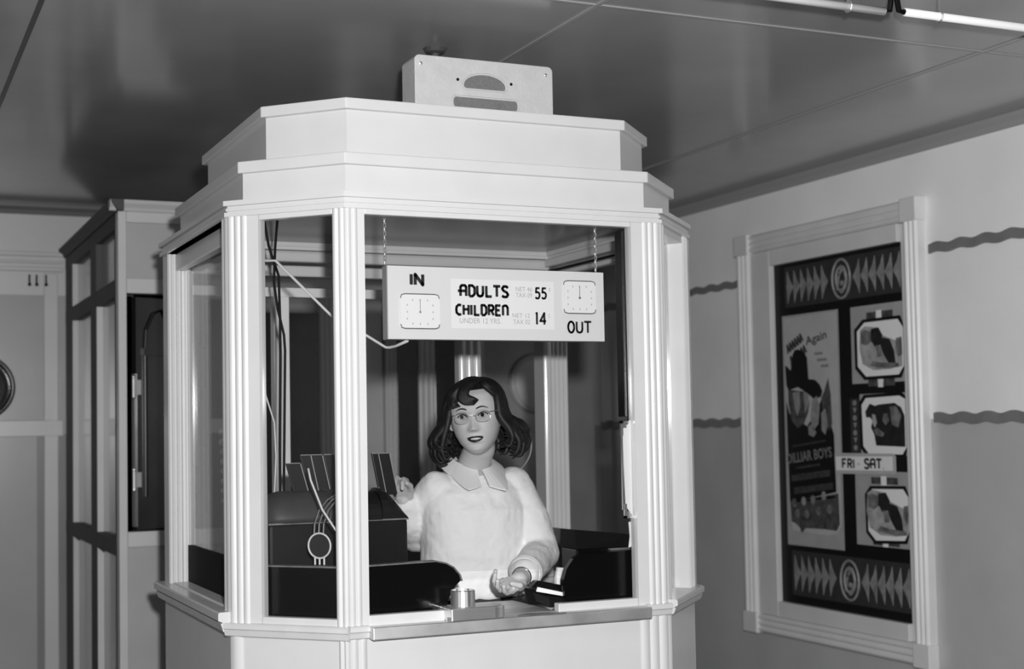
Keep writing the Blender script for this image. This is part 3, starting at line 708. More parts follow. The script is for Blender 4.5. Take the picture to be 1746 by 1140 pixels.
lobby('lighter photo card with two close dark figures, middle of three in case', o2,
      [([(.915, 1.50), (.94, 1.535), (.975, 1.525), (1.0, 1.53), (1.10, 1.535), (1.14, 1.515), (1.16, 1.48), (1.16, 1.347), (.975, 1.352), (.965, 1.40), (.945, 1.43), (.955, 1.46)], PH2),
       ([(.91, 1.50), (.935, 1.53), (.965, 1.52), (.97, 1.49), (.94, 1.475), (.915, 1.475)], PH2),
       ([(.955, 1.49), (.975, 1.485), (.985, 1.45), (.97, 1.43), (.955, 1.45)], PH3),
       ([(.965, 1.42), (.985, 1.43), (1.03, 1.405), (1.02, 1.39), (.98, 1.395)], PH1),
       ([(1.03, 1.49), (1.055, 1.49), (1.065, 1.46), (1.04, 1.44), (1.02, 1.46)], PH1),
       ([(1.07, 1.52), (1.11, 1.52), (1.14, 1.48), (1.12, 1.43), (1.08, 1.44)], PH1)], None)
fs = empty('day_card', FR.at(.89, 1.235, .012), 'white FRI - SAT strip card beneath the middle photo card', 'sign')
b = B(); FR.poly(b, [(.697, 1.318), (1.088, 1.318), (1.10, 1.305), (1.10, 1.24), (1.088, 1.228), (.700, 1.225)], .012, .016); b.build('card_holder', PAPER, fs)
b = B(); FR.poly(b, [(.705, 1.302), (1.083, 1.306), (1.083, 1.245), (.707, 1.240)], .016, .0168); b.build('card_strip', CREAM, fs)
letters(FR, 'FRI', .748, .835, 1.252, 1.290, .0168, .010, INK, fs); letters(FR, '-', .85, .875, 1.255, 1.290, .0168, .007, INKF, fs); letters(FR, 'SAT.', .90, 1.03, 1.253, 1.292, .0168, .010, INK, fs)

# ------------------------------------------------------------------ neon tubes on the ceiling
def neon(label, x0, x1, y, endx):
    t = empty('neon_tube', ((x0+x1)/2, y, 2.56), label, 'neon tube', 'neon tubes under the ceiling')
    B().tube([(x0, y, 2.555), (x1, y, 2.555)], .011, 12).build('glass_tube', NEON, t, smooth=True)
    s_ = 1 if endx == x1 else -1
    B().tube([(endx, y, 2.555), (endx+s_*.018, y, 2.557), (endx+s_*.026, y, 2.60), (endx+s_*.026, y, 2.626)], .008, 8).build('electrode_end', BLACK, t)
    q = endx-s_*.12
    b = B(); b.tube([(q, y, 2.627), (q, y, 2.571)], .004, 6); b.torus((q, y, 2.555), (1, 0, 0), .014, .003, 14, 6); b.build('tube_support', STEEL, t)
neon('white neon tube under the ceiling, ending left of the gap', 1.33, 2.514, 2.930, 2.514)
neon('white neon tube under the ceiling, running to the right wall from the gap', 2.571, 3.70, 2.917, 2.571)

# ------------------------------------------------------------------ things inside the booth
# curved black guards standing on the counter behind the glass
gd = empty('counter_guard', (1.25, 3.58, .93), 'black counter guard with a scrolled end, left of the pay opening', 'guard')
b = B()
prof = [(.045, .934), (.285, .934), (.297, .95), (.310, .985), (.318, 1.003), (.330, 1.018), (.344, 1.03), (.340, 1.048), (.322, 1.068), (.30, 1.080), (.27, 1.087), (.045, 1.084)]
FF.poly(b, prof, -.075, -.055); pb_ = b.build('front_board', BLACK, gd)
b = B(); FC.poly(b, [(.03, .934), (LC-.01, .934), (LC-.01, 1.084), (.03, 1.082)], -.07, -.045); b.build('corner_board', BLACK, gd)
top = [(.045, 1.084), (.27, 1.087), (.30, 1.080), (.322, 1.068), (.340, 1.048), (.346, 1.03)]
b = B()
for i in range(len(top)-1):
    (a0, z0), (a1, z1) = top[i], top[i+1]
    t = Vector((a1-a0, z1-z0)).normalized(); nn = Vector((-t.y, t.x))*.004
    b.loft([[FF.at(a0, z0, -.078), FF.at(a1, z1, -.078), FF.at(a1, z1, -.050), FF.at(a0, z0, -.050)], [FF.at(a0+nn.x, z0+nn.y, -.078), FF.at(a1+nn.x, z1+nn.y, -.078), FF.at(a1+nn.x, z1+nn.y, -.050), FF.at(a0+nn.x, z0+nn.y, -.050)]])
FC.box(b, .03, LC, 1.083, 1.087, -.073, -.042)
b.build('worn_edge', EDGE, gd)
gr = empty('counter_guard', (1.95, 3.6, .93), 'black counter guard with a slanting end, right of the pay opening', 'guard')
b = B(); FF.poly(b, [(.675, .934), (.668, .985), (.668, 1.015), (.678, 1.045), (.70, 1.073), (.725, 1.085), (.96, 1.09), (.96, .934)], -.075, -.055); b.build('front_board', BLACK, gr)
b = B(); FD.box(b, .03, LD-.08, .934, 1.085, -.075, -.057); b.build('corner_board', EDGE, gr)
bx = empty('cash_box', (2.0, 3.66, .93), 'tall black box behind the right-hand counter guard', 'box')
b = B(); b.box((1.915, 3.625, .934), (2.13, 3.72, 1.095)); b.build('box_body', BLACK, bx, bevel=.004)
b = B(); b.loft([[(1.915, 3.62, 1.096), (2.135, 3.62, 1.096), (2.135, 3.73, 1.096), (1.915, 3.73, 1.096)], [(1.918, 3.64, 1.150), (2.13, 3.64, 1.126), (2.13, 3.73, 1.126), (1.918, 3.73, 1.150)]]); b.build('box_lid', BLACKM, bx)
b = B(); b.box((2.02, 3.612, 1.088), (2.12, 3.624, 1.094)); b.build('box_trim', EDGE, bx)

# cash register
reg = empty('cash_register', (1.27, 3.9, .93), 'large dark cash register with a rounded top and number tabs, left in booth', 'cash register')
RX0, RX1, RY0, RY1 = 1.035, 1.462, 3.80, 3.965
b = B(); b.box((RX0, RY0, .932), (RX1, RY1+.02, 1.03)); b.build('drawer_base', REG, reg, bevel=.006)
b = B(); b.box((RX0+.006, RY0+.004, 1.03), (RX1-.004, RY1+.015, 1.195)); body = b.build('register_body', REG, reg, bevel=.01)
def drum(x0, x1, rz, ry=1.0, n=16):
    yc = RY0+.085; zc = 1.195; rings = []
    for x, k in ((x0, .96), (x0+.004, 1.0), (x1-.004, 1.0), (x1, .96)):
        rings.append([(x, yc-.085*ry*k*math.cos(PI*i/n), zc+rz*k*math.sin(PI*i/n)) for i in range(n+1)])
    return rings
b = B(); rr_ = [[(x, yc_-.085*k*math.cos(PI*i/16), 1.195+.088*k*math.sin(PI*i/16)) for i in range(17)] for yc_ in (RY0+.085,) for x, k in ((RX0+.004, .60), (RX0+.012, .80), (RX0+.03, .93), (RX0+.055, 1.0), (RX0+.296, 1.0), (RX0+.30, .96))]; b.loft(rr_); b.build('register_drum', REGD, reg, smooth=True)
b = B(); b.loft(drum(RX0+.30, RX0+.345, .080)); b.build('register_drum', REG, reg)
# right cheek: domed end that slopes down to the right
yc = RY0+.08
b = B(); n = 14; rings = []
for t in [i/10 for i in range(11)]:
    x = RX0+.345+t*(RX1-.004-RX0-.345); rz = .088*(1-t**2*.85)+.002
    rings.append([(x, yc-.078*math.cos(PI*i/n), 1.195+rz*math.sin(PI*i/n)) for i in range(n+1)])
b.loft(rings); b.build('register_cheek', REG, reg)
b = B(); b.box((RX0+.004, RY0+.002, 1.192), (RX1-.003, RY1+.016, 1.1965)); b.build('seam_strip', EDGE, reg)
for x in (1.215, 1.228, 1.241):
    b = B(); b.tube([(x+.018*math.sin(PI*i/20), yc-.089*math.cos(PI*i/20)*.98, 1.195+.0875*math.sin(PI*i/20)) for i in range(12)], .003, 6); b.build('drum_band', REGD, reg)
for x, z0, z1, wd, ln in ((1.135, 1.27, 1.362, .042, .025), (1.172, 1.272, 1.385, .030, .024), (1.205, 1.275, 1.385, .034, .024), (1.243, 1.275, 1.385, .032, .022), (1.385, 1.27, 1.385, .020, .022), (1.412, 1.262, 1.385, .036, .024)):
    b = B(); y = 3.885
    b.loft([[(x-wd/2+ln, y-.006, z0), (x+wd/2+ln, y-.006, z0), (x+wd/2+ln, y+.006, z0), (x-wd/2+ln, y+.006, z0)], [(x-wd/2, y-.006, z1), (x+wd/2, y-.006, z1), (x+wd/2, y+.006, z1), (x-wd/2, y+.006, z1)]])
    tb = b.build('indicator_tab', TAB, reg, bevel=.002)
    b = B(); b.tube([(x+wd/2+.001, y-.006, z1-.002), (x+wd/2+ln+.001, y-.006, z0)], .0016, 5); b.tube([(x-wd/2, y-.006, z1), (x+wd/2, y-.006, z1)], .0014, 5); b.build('tab_edge', mat('tab_edge_grey', .30, .3), tb)
# wire rimmed disc with prongs leaning on the guard in front of the register
rg = empty('wire_clip', (1.145, 3.685, 1.09), 'round wire-rimmed clip with three long wire prongs in front of the register', 'clip')
RF = Face((1.145, 3.668), (1, -1), (-1, -1))
b = B(); b.torus(RF.at(0, 1.14, 0), RF.n, .034, .0028, 28, 8); b.build('wire_rim', WHITEC, rg, smooth=True)
b = B(); b.lathe([(.033, -.001), (.033, .001)], RF.at(0, 1.14, -.002), RF.n, 24); b.build('disc', mat('clip_disc_dark', .03, .2, spec=.8), rg)
for k in (-1, 0, 1):
    b = B(); b.tube([RF.at(k*.014, 1.1075+.003*(k == 0)*-1, 0), RF.at(k*.014, 1.0885, 0)], .0028, 6); b.build('short_prong', WHITEC, rg)
    x = k*.014
    b = B(); b.tube([RF.at(x-.002, 1.171, 0), RF.at(x-.001, 1.20, -.002), RF.at(x+.004, 1.235, -.02), RF.at(x+.014, 1.262, -.05), RF.at(x+.028, 1.28, -.09)], .0022, 6); b.build('long_prong', EDGE, rg)
tag(B().tube([FC.at(.215, 1.352, -.055), FC.at(.222, 1.32, -.055), FC.at(.262, 1.24, -.045), FC.at(.31, 1.178, -.04), FC.at(.358, 1.10, -.044), FC.at(.362, 1.09, -.055)], .0030, 8).build('white_cord', WHITEC, smooth=True), 'white cord crossing in front of the wire clip down to the black guard', 'cord')
tag(B().tube([(1.045, 4.0, 1.86), (1.06, 4.0, 1.68), (1.071, 4.0, 1.62), (1.092, 4.0, 1.551), (1.114, 4.0, 1.481), (1.118, 4.0, 1.38), (1.11, 3.99, 1.28), (1.09, 3.985, 1.15), (1.085, 3.985, .93)], .0026, 8).build('white_cord', WHITEC, smooth=True), 'thin pale cord hanging beside the left front post of the booth', 'cord')
for k, (pts, lb) in enumerate((([(1.115, 4.1, 2.105), (1.13, 4.1, 2.018), (1.16, 4.1, 1.929), (1.163, 4.1, 1.80), (1.163, 4.1, 1.696), (1.158, 4.1, 1.4), (1.158, 4.1, 1.233), (1.158, 4.1, .93)], 'dark straight cord hanging from the booth ceiling, on the left of the pair'),
                          ([(1.165, 4.125, 2.105), (1.157, 4.125, 2.019), (1.152, 4.125, 1.911), (1.163, 4.125, 1.83), (1.182, 4.125, 1.75), (1.185, 4.125, 1.70), (1.181, 4.125, 1.5), (1.176, 4.125, 1.25), (1.178, 4.125, .93)], 'dark bowed cord hanging from the booth ceiling, on the right of the pair'))):
    tag(B().tube(pts, .0042, 8).build('hanging_cord', BLACKM, smooth=True), lb, 'cord', 'dark hanging cords')
tag(B().tube([(1.03, 3.90, 1.985), (1.039, 3.9, 1.955), (1.061, 3.87, 1.944), (1.081, 3.85, 1.943), (1.227, 3.78, 1.778), (1.315, 3.74, 1.723), (1.362, 3.711, 1.688), (1.369, 3.70, 1.687), (1.381, 3.68, 1.690), (1.392, 3.615, 1.701)], .0042, 8).build('slack_cord', WHITEC, smooth=True), 'white slack cord running from the left front post to the bottom of the price sign', 'cord')
bd = B(); z = 1.455; rs = [.012, .012, .010, .009, .009, .008, .008, .007]
bds = empty('bead_string', (1.012, 4.224, 1.24), 'string of pale round beads hanging inside the left booth window', 'bead string')
for r in rs:
    B().ball((1.012, 4.224, z), r, 2).build('bead', DIAL, bds, smooth=True); z -= .030
B().tube([(1.012, 4.224, 2.10), (1.012, 4.224, 1.23)], .001, 5).build('string', EDGE, bds)

# notice card and tag at the right post
nt_ = empty('notice_card', (2.06, 3.55, 1.18), 'white notice card with stepped corners inside the right edge of the front window', 'card')
b = B(); FF.poly(b, [(.853, 1.450), (.863, 1.455), (.872, 1.458), (.878, 1.470), (.8815, 1.470), (.8815, 1.188), (.879, 1.194), (.874, 1.200), (.866, 1.212), (.859, 1.22)], -.026, -.023); b.build('card_sheet', CREAM, nt_)
for z, sg in ((1.468, -1), (1.185, 1)):
    b = B(); x0 = .846 if sg < 0 else .853
    FF.box(b, x0, x0+.008, min(z, z+sg*.042), max(z, z+sg*.042), -.026, -.019); FF.box(b, x0, x0+.032, min(z, z+sg*.007), max(z, z+sg*.007), -.026, -.019); FF.box(b, x0+.006, x0+.02, min(z+sg*.006, z+sg*.02), max(z+sg*.006, z+sg*.02), -.026, -.020)
    b.build('corner_clip', STEEL, nt_)
b = B(); FF.box(b, .848, .8525, 1.21, 1.46, -.026, -.020); b.build('edge_strip', STEEL, nt_)
b = B(); FF.poly(b, [(.876, 1.172), (.884, 1.174), (.889, 1.15), (.887, 1.12), (.882, 1.10), (.874, 1.098), (.879, 1.13)], -.04, -.037); tag(b.build('paper_tag', CREAM), 'small curled white paper tag below the notice card', 'paper tag')
b = B(); b.box((2.050, 3.56, 1.48), (2.060, 3.60, 2.03)); b.box((2.080, 3.548, .96), (2.088, 3.60, 2.03)); b.build('inner_jamb', DARKW, booth, bevel=.002)

# ticket machine mouth: steel tongue tray and a steel cup
tk = empty('ticket_tray', (1.55, 3.47, .934), 'polished steel round-ended tray on the ledge of the pay opening', 'tray')
def dshape(x0, x1, yc, r, n=12): return [(x0, yc+r)]+[(x1-r+r*math.cos(PI/2-PI*k/n), yc+r*math.sin(PI/2-PI*k/n)) for k in range(n+1)]+[(x0, yc-r)]
b = B(); b.prism(list(reversed(dshape(1.452, 1.624, 3.515, .043, 18))), .934, .968); b.build('tray_body', STEEL, tk, bevel=.003)
b = B(); b.prism(list(reversed(dshape(1.46, 1.617, 3.515, .036, 18))), .9682, .9692); b.build('tray_top', mat('tray_top_satin', .5, .45, metal=1.0, noise=.15), tk)
b = B(); b.prism([(1.44, 3.485), (1.485, 3.482), (1.485, 3.474), (1.44, 3.474)], .934, .946); b.build('tray_foot', STEEL, tk)
cp = B(); cp.lathe([(.034, .969), (.034, 1.010), (.031, 1.012), (.030, .972)], (1.510, 3.53, 0), (0, 0, 1), 24); tag(cp.build('steel_cup', STEEL, smooth=False), 'short polished steel cup standing on the steel tray', 'cup')
b = B(); pts = [(1.655, 3.50), (1.70, 3.525), (1.76, 3.50), (1.81, 3.49), (1.79, 3.47), (1.73, 3.478), (1.69, 3.482)]; b.prism(list(reversed(pts)), .9346, .9356); tag(b.build('torn_ticket', EDGE), 'torn grey ticket scrap lying on the steel pay plate', 'ticket')
# folded black purse under the forearm
pu = empty('coin_purse', (1.83, 3.63, .935), 'open black coin purse with a pale rim beneath her forearm', 'purse')
b = B()
b.loft([[(1.765, 3.60, .955), (1.80, 3.575, .937), (1.89, 3.58, .937), (1.885, 3.66, .937), (1.77, 3.66, .94)], [(1.757, 3.605, .985), (1.80, 3.58, .967), (1.895, 3.585, .957), (1.895, 3.665, .965), (1.76, 3.665, .99)]])
b.build('purse_bag', BLACKM, pu, bevel=.004)
b = B(); b.loft([[(1.77, 3.602, .984), (1.885, 3.588, .960), (1.885, 3.60, .960), (1.775, 3.615, .984)], [(1.775, 3.602, .996), (1.882, 3.588, .970), (1.882, 3.60, .970), (1.78, 3.615, .996)]]); b.build('purse_rim', CREAM, pu)
b = B(); b.loft([[(1.765, 3.62, .995), (1.895, 3.60, .972), (1.895, 3.665, .972), (1.765, 3.665, .995)], [(1.79, 3.63, 1.012), (1.885, 3.61, .990), (1.885, 3.66, .990), (1.79, 3.66, 1.012)]]); b.build('purse_flap', BLACK, pu, bevel=.004)
for k, (x, y, z) in enumerate(((1.872, 3.615, 1.003), (1.888, 3.608, .996), (1.868, 3.603, .994))):
    b = B(); b.lathe([(.011, -.0015), (.011, .0015)], (x, y, z), (.2, -.6, .8), 16); tag(b.build('coin', STEELB), ('grey coin on the purse flap, nearest her cuff', 'grey coin on the purse flap, nearest the black box', 'grey coin on the purse flap, lowest of three')[k], 'coin', 'coins on the purse')
b = B(); b.loft([[(1.875, 3.68, 1.01), (1.893, 3.68, 1.012), (1.893, 3.69, 1.012), (1.875, 3.69, 1.01)], [(1.882, 3.68, 1.04), (1.900, 3.68, 1.038), (1.900, 3.69, 1.038), (1.882, 3.69, 1.04)]]); b.box((1.875, 3.678, .93), (1.895, 3.692, 1.0115)); tag(b.build('ticket_roll_end', CREAM), 'small white ticket end standing up behind the coin purse', 'ticket')
# stool with a wire hoop back
st = empty('stool', (1.90, 4.28, 0), 'stool with a thin round wire hoop back, behind the cashier', 'stool')
b = B(); b.lathe([(.15, .62), (.16, .635), (.16, .65), (.14, .662)], (1.93, 4.36, 0), (0, 0, 1), 24); b.build('seat', DARKW, st)
for sx, sy in ((-1, -1), (1, -1), (1, 1), (-1, 1)):
    b = B(); b.tube([(1.93+.09*sx, 4.36+.09*sy, .63), (1.93+.15*sx, 4.36+.12*sy, .0)], .012, 8); b.build('leg', STEELB, st)
b = B(); b.torus((1.94, 4.2, 1.398), (.35, .94, 0), .105, .0035, 40, 6); b.tube([(1.93, 4.202, 1.294), (1.93, 4.205, .95), (1.93, 4.24, .66)], .005, 6); b.build('wire_hoop', EDGE, st)

# ------------------------------------------------------------------ cashier
def interp(tab, z):
    if z <= tab[0][0]: return tab[0][1]
    for (a, va), (b_, vb) in zip(tab, tab[1:]):
        if z <= b_:
            t = (z-a)/(b_-a); return va+(vb-va)*t
    return tab[-1][1]
TW = [(-.124, .010), (-.118, .026), (-.105, .040), (-.085, .056), (-.06, .0675), (-.03, .0755), (0, .0785), (.03, .0785), (.06, .071), (.085, .053), (.098, .033), (.106, .006)]
TF = [(-.124, .050), (-.118, .066), (-.105, .078), (-.09, .078), (-.07, .0815), (-.05, .082), (-.03, .081), (0, .080), (.015, .085), (.035, .085), (.06, .076), (.085, .052), (.098, .030), (.106, .006)]
TB = [(-.124, -.02), (-.118, -.01), (-.105, .01), (-.085, .035), (-.06, .062), (-.03, .088), (0, .098), (.03, .100), (.06, .088), (.085, .060), (.098, .034), (.106, .006)]
def g(x, s): return math.exp(-(x/s)**2)
def feat(x, z):
    ax = abs(x); r = 0
    t = min(1, max(0, (-.002-z)/.042)); am = .003+.020*t**1.15; sg = .0075+.0035*t
    fall = 1.0 if z > -.044 else g(z+.044, .006); rise = 1.0 if z < .0 else g(z, .012)
    r += am*g(x, sg)*fall*rise
    r += .007*g(ax-.0125, .0065)*g(z+.043, .008)
    r -= .012*g(ax-.032, .015)*g(z+.003, .011)
    r += .0035*g(ax-.03, .018)*g(z-.017, .007)
    r += .004*g(ax-.042, .018)*g(z+.032, .016)
    r += .0055*g(x, .019)*g(z+.0665, .0045) + .0065*g(x, .016)*g(z+.081, .0055)
    r -= .008*g(x, .020)*g(z+.0735, .0035)
    r -= .003*g(x, .02)*g(z+.092, .005); r += .004*g(x, .018)*g(z+.107, .009)
    return r
EX = 2/2.3
def surf(x, z):
    w_ = interp(TW, z); k = max(0, 1-(min(abs(x), w_)/w_)**2.3)
    return -interp(TF, z)*k**(1/2.3)-feat(x, z)
ax_ = Vector((.86, -.508, 0)).normalized(); ay_ = Vector((.508, .86, 0)).normalized()
HO = Vector((1.733, 3.930, 1.498))
HM = Matrix(((ax_.x, ay_.x, 0, HO.x), (ax_.y, ay_.y, 0, HO.y), (0, 0, 1, HO.z), (0, 0, 0, 1))) @ Matrix.Rotation(math.radians(-6), 4, 'Y') @ Matrix.Rotation(math.radians(2), 4, 'X')
def hp(x, y, z): return HM @ Vector((x, y, z))

woman = empty('person', (1.75, 4.02, 0), 'woman with dark wavy hair in white collared sweater standing in the booth, one palm out', 'person')
def to_mesh(bld, name, m, parent, voxel, smooth_it=4, tex=None):
    bm = bld.bm; bmesh.ops.recalc_face_normals(bm, faces=bm.faces)
    me = bpy.data.meshes.new('tmp'); bm.to_mesh(me); bm.free()
    o = bpy.data.objects.new('tmp', me); COL.objects.link(o)
    rm = o.modifiers.new('r', 'REMESH'); rm.mode = 'VOXEL'; rm.voxel_size = voxel; rm.adaptivity = 0
    if smooth_it:
        sm = o.modifiers.new('s', 'SMOOTH'); sm.iterations = smooth_it; sm.factor = .5
    dg = bpy.context.evaluated_depsgraph_get(); me2 = bpy.data.meshes.new_from_object(o.evaluated_get(dg))
    bpy.data.objects.remove(o); bpy.data.meshes.remove(me)
    me2.name = name; me2.materials.clear(); me2.materials.append(m)
    me2.polygons.foreach_set('use_smooth', [True]*len(me2.polygons))
    ob = bpy.data.objects.new(name, me2); COL.objects.link(ob); ob.parent = parent; ob.matrix_parent_inverse = parent.matrix_world.inverted()
    return ob

def hand(b, wrist, f, n, s, thumb_sgn, bends, tb, spread=.0175, palm=.075):
    """palm with four fingers and a thumb; f along the fingers, n out of the palm, s to the thumb side"""
    f, n, s = Vector(f).normalized(), Vector(n).normalized(), Vector(s).normalized()
    w_ = Vector(wrist)
    for i in range(6):
        for j in (-1.2, -.4, .4, 1.2):
            t = i/5; b.ball(w_+f*(.008+t*(palm-.012))+s*(j*(.010+.010*t)), .0125, 2)
    b.limb([w_+s*.02+f*.012, w_+s*.028+f*.035], [.014, .013])
    Ls = (.036, .041, .038, .029); L2 = (.023, .026, .025, .019); L3 = (.019, .021, .020, .017)
    for i in range(4):
        off = (1.5-i)*spread; p = w_+f*(palm-.006-(.004 if i in (0,) else .010 if i == 3 else 0))+s*off
        pts = [p-f*.015, p]; a = 0; rs = [.0095, .0092]
        for L, bd, r in zip((Ls[i], L2[i], L3[i]), bends[i], (.0085, .0078, .0066)):
            a += math.radians(bd); d = f*math.cos(a)+n*math.sin(a)+s*(.04*(1.5-i))
            p = p+d*L; pts.append(p); rs.append(r)
        b.limb(pts, rs, 2)
    p = w_+s*.030+f*.030; pts = [w_+s*.018+f*.012, p]; rs = [.013, .0115]
    for (df, ds, dn), L, r in zip(tb, (.034, .027), (.0098, .008)):
        d = (f*df+s*ds+n*dn).normalized(); p = p+d*L; pts.append(p); rs.append(r)
    b.limb(pts, rs, 2)

b = B()
# head
rings = []; NZ, NT = 92, 96
for i in range(NZ+1):
    z = -.124+.230*i/NZ; w_, f_, k_ = interp(TW, z), interp(TF, z), interp(TB, z); r = []
    for j in range(NT):
        th = 2*PI*j/NT; sn, cs = math.sin(th), math.cos(th)
        x = w_*math.copysign(abs(sn)**EX, sn); y = (-f_ if cs > 0 else k_)*abs(cs)**EX
        if cs > 0: y -= feat(x, z)*min(1, cs*2.5)
        r.append(hp(x, y, z))
    rings.append(r)
b.loft(rings)
for sx in (-1, 1):
    b.ball(hp(sx*.080, .012, -.012), .03, 2, (.28, .55, 1.0), HM.to_3x3().to_4x4()); b.ball(hp(sx*.077, .008, -.034), .011, 2)
NB = Vector((1.752, 4.02, 1.315))
b.limb([hp(0, .015, -.06), hp(0, .012, -.105), NB], [.050, .048, .052], 3)
# trunk, hips, legs
def trunk(bb, rows):
    bb.loft([[(cx+hx*math.copysign(abs(math.cos(2*PI*k/40))**.85, math.cos(2*PI*k/40)), cy+hy*math.copysign(abs(math.sin(2*PI*k/40))**.85, math.sin(2*PI*k/40)), z) for k in range(40)] for z, cx, cy, hx, hy in rows])
trunk(b, [(.80, 1.75, 4.03, .15, .10), (.92, 1.75, 4.03, .155, .105), (1.02, 1.755, 4.03, .125, .09), (1.15, 1.755, 4.03, .14, .10), (1.25, 1.757, 4.03, .145, .085), (1.30, 1.757, 4.03, .13, .06), (1.335, 1.755, 4.025, .06, .05)])
for sx in (-1, 1):
    b.limb([(1.75+sx*.08, 4.03, .84), (1.75+sx*.075, 4.02, .46), (1.75+sx*.07, 4.04, .075)], [.085, .055, .035], 2)
    b.limb([(1.75+sx*.07, 4.05, .04), (1.75+sx*.08, 3.92, .028)], [.035, .026], 2)
# arms and hands
SHR, ELR, WRR = Vector((1.622, 4.01, 1.262)), Vector((1.622, 4.15, 1.130)), Vector((1.532, 4.03, 1.235))
SHL, ELL, WRL = Vector((1.905, 4.01, 1.268)), Vector((1.945, 3.92, 1.062)), Vector((1.764, 3.700, 1.010))
b.limb([SHR, ELR, WRR], [.042, .036, .026], 2); b.limb([SHL, ELL, WRL], [.042, .036, .026], 2)
hand(b, WRR, (-.42, -.42, .80), (-.45, -.65, -.55), (.75, -.60, .15), 1,
     [(35, 50, 30), (30, 55, 35), (35, 60, 35), (40, 60, 35)], [(.9, .25, .35), (.8, -.1, .55)])
f = Vector((-.86, -.44, -.22)).normalized(); n = Vector((-.02, -.42, .90)); n = (n-f*n.dot(f)).normalized(); s = n.cross(f)
if s.y > 0: s = -s
hand(b, WRL, f, n, s, 1, [(8, 30, 28), (12, 34, 30), (18, 40, 34), (24, 46, 36)], [(.75, .30, .55), (.80, -.55, .25)])
body = to_mesh(b, 'body', SKIN, woman, .0032, 3)

# face details
def patch(name, pts, m, off, bulge=.0012):
    """small closed patch laid on the face"""
    bb = B(); c = (sum(p[0] for p in pts)/len(pts), sum(p[1] for p in pts)/len(pts))
    fr = [hp(x, surf(x, z)-off, z) for x, z in pts]; cen = bb.bm.verts.new(hp(c[0], surf(*c)-off-bulge, c[1]))
    vs = [bb.bm.verts.new(p) for p in fr]
    for i in range(len(vs)): bb.bm.faces.new((vs[i], vs[(i+1) % len(vs)], cen))
    bb.bm.faces.new(list(reversed(vs)))
    return bb.build(name, m, woman)
for sx in (-1, 1):
    ex, ez = sx*.032, -.004
    bb = B()
    al = [(ex+.0148*math.cos(2*PI*k/20), ez+.0058*math.sin(2*PI*k/20)+(.0012 if math.sin(2*PI*k/20) > 0 else 0)) for k in range(20)]
    ey = patch('eye', al, EYEW, .0014, .0030)
    ic = ex-.002
    patch('iris', [(ic+.0056*math.cos(2*PI*k/14), ez+.0005+.0054*math.sin(2*PI*k/14)) for k in range(14)], EYED, .0056, .0006)
    up_ = [(ex-.016+.032*k/10, ez+.0005+.0072*math.sin(PI*k/10)) for k in range(11)]
    B().tube([hp(x, surf(x, z)-.0036, z) for x, z in up_], .0017, 6).build('lash_line', HAIR, woman)
    lo_ = [(ex-.014+.028*k/8, ez-.0058*math.sin(PI*k/8)) for k in range(9)]
    B().tube([hp(x, surf(x, z)-.0014, z) for x, z in lo_], .0007, 6).build('lash_line', HAIR, woman)
    br = [(sx*(.014+.036*k/8), .0165+.006*math.sin(PI*k/8*.9)-.003*(k/8)**2) for k in range(9)]
    B().tube([hp(x, surf(x, z)-.0005, z) for x, z in br], [.0015, .0022, .0024, .0024, .0023, .002, .0017, .0013, .0008], 6).build('eyebrow', HAIR, woman)
xs_ = [-.0245+.049*k/12 for k in range(13)]
upl = [(x, -.0688+.0036*(1-(x/.0245)**2)*(1-.35*g(x, .005))+.0006) for x in xs_]; mid1 = [(x, -.0715+.0014*(1-(x/.0245)**2)) for x in xs_]
patch('upper_lip', upl+mid1[::-1], LIP, .0012)
lol = [(x, -.0800-.0045*(1-(x/.0245)**2)+.006*(x/.0245)**2) for x in xs_]; mid2 = [(x, -.0775-.0010*(1-(x/.0245)**2)+.005*(x/.0245)**2) for x in xs_]
patch('lower_lip', mid2+lol[::-1], LIP, .0014)
patch('mouth_gap', mid1+mid2[::-1], LIP, .0004)
patch('teeth', [(-.013, -.0708), (.013, -.0708), (.0125, -.0748), (0, -.0755), (-.0125, -.0748)], TOOTH, .0042)

# hair: a cap plus many wavy locks
rng = random.Random(11)
bb = B()
d = bmesh.ops.create_uvsphere(bb.bm, u_segments=32, v_segments=20, radius=1)
kill = []
for v in d['verts']:
    x, y, z = v.co; X, Y, Z = x*.086, .010+y*.103, .012+z*.106
    if Z < -.045: X *= .92; Y = max(Y, .0)
    v.co = hp(X, Y, Z)
    if (Y < -.045 and Z < .062) or (Y < -.012 and Z < .02): kill.append(v)
bmesh.ops.delete(bb.bm, geom=kill, context='VERTS')
hair = bb.build('hair', HAIR, woman, smooth=True)
def lock(pts, r0, n=7):
    # smooth the control polyline
    P = [Vector(p) for p in pts]; Q = []
    for i in range(len(P)-1):
        p0, p1, p2, p3 = P[max(i-1, 0)], P[i], P[i+1], P[min(i+2, len(P)-1)]
        for k in range(4):
            t = k/4; Q.append(.5*((2*p1)+(-p0+p2)*t+(2*p0-5*p1+4*p2-p3)*t*t+(-p0+3*p1-3*p2+p3)*t**3))
    Q.append(P[-1]); m = len(Q)
    rs = [r0*(.55+.45*min(1, 3*i/m))*(1 if i < m*.6 else max(.12, 1-(i-m*.6)/(m*.42))) for i in range(m)]
    hb.tube([hp(*q) for q in Q], rs, n, flat=.7)
hb = B()
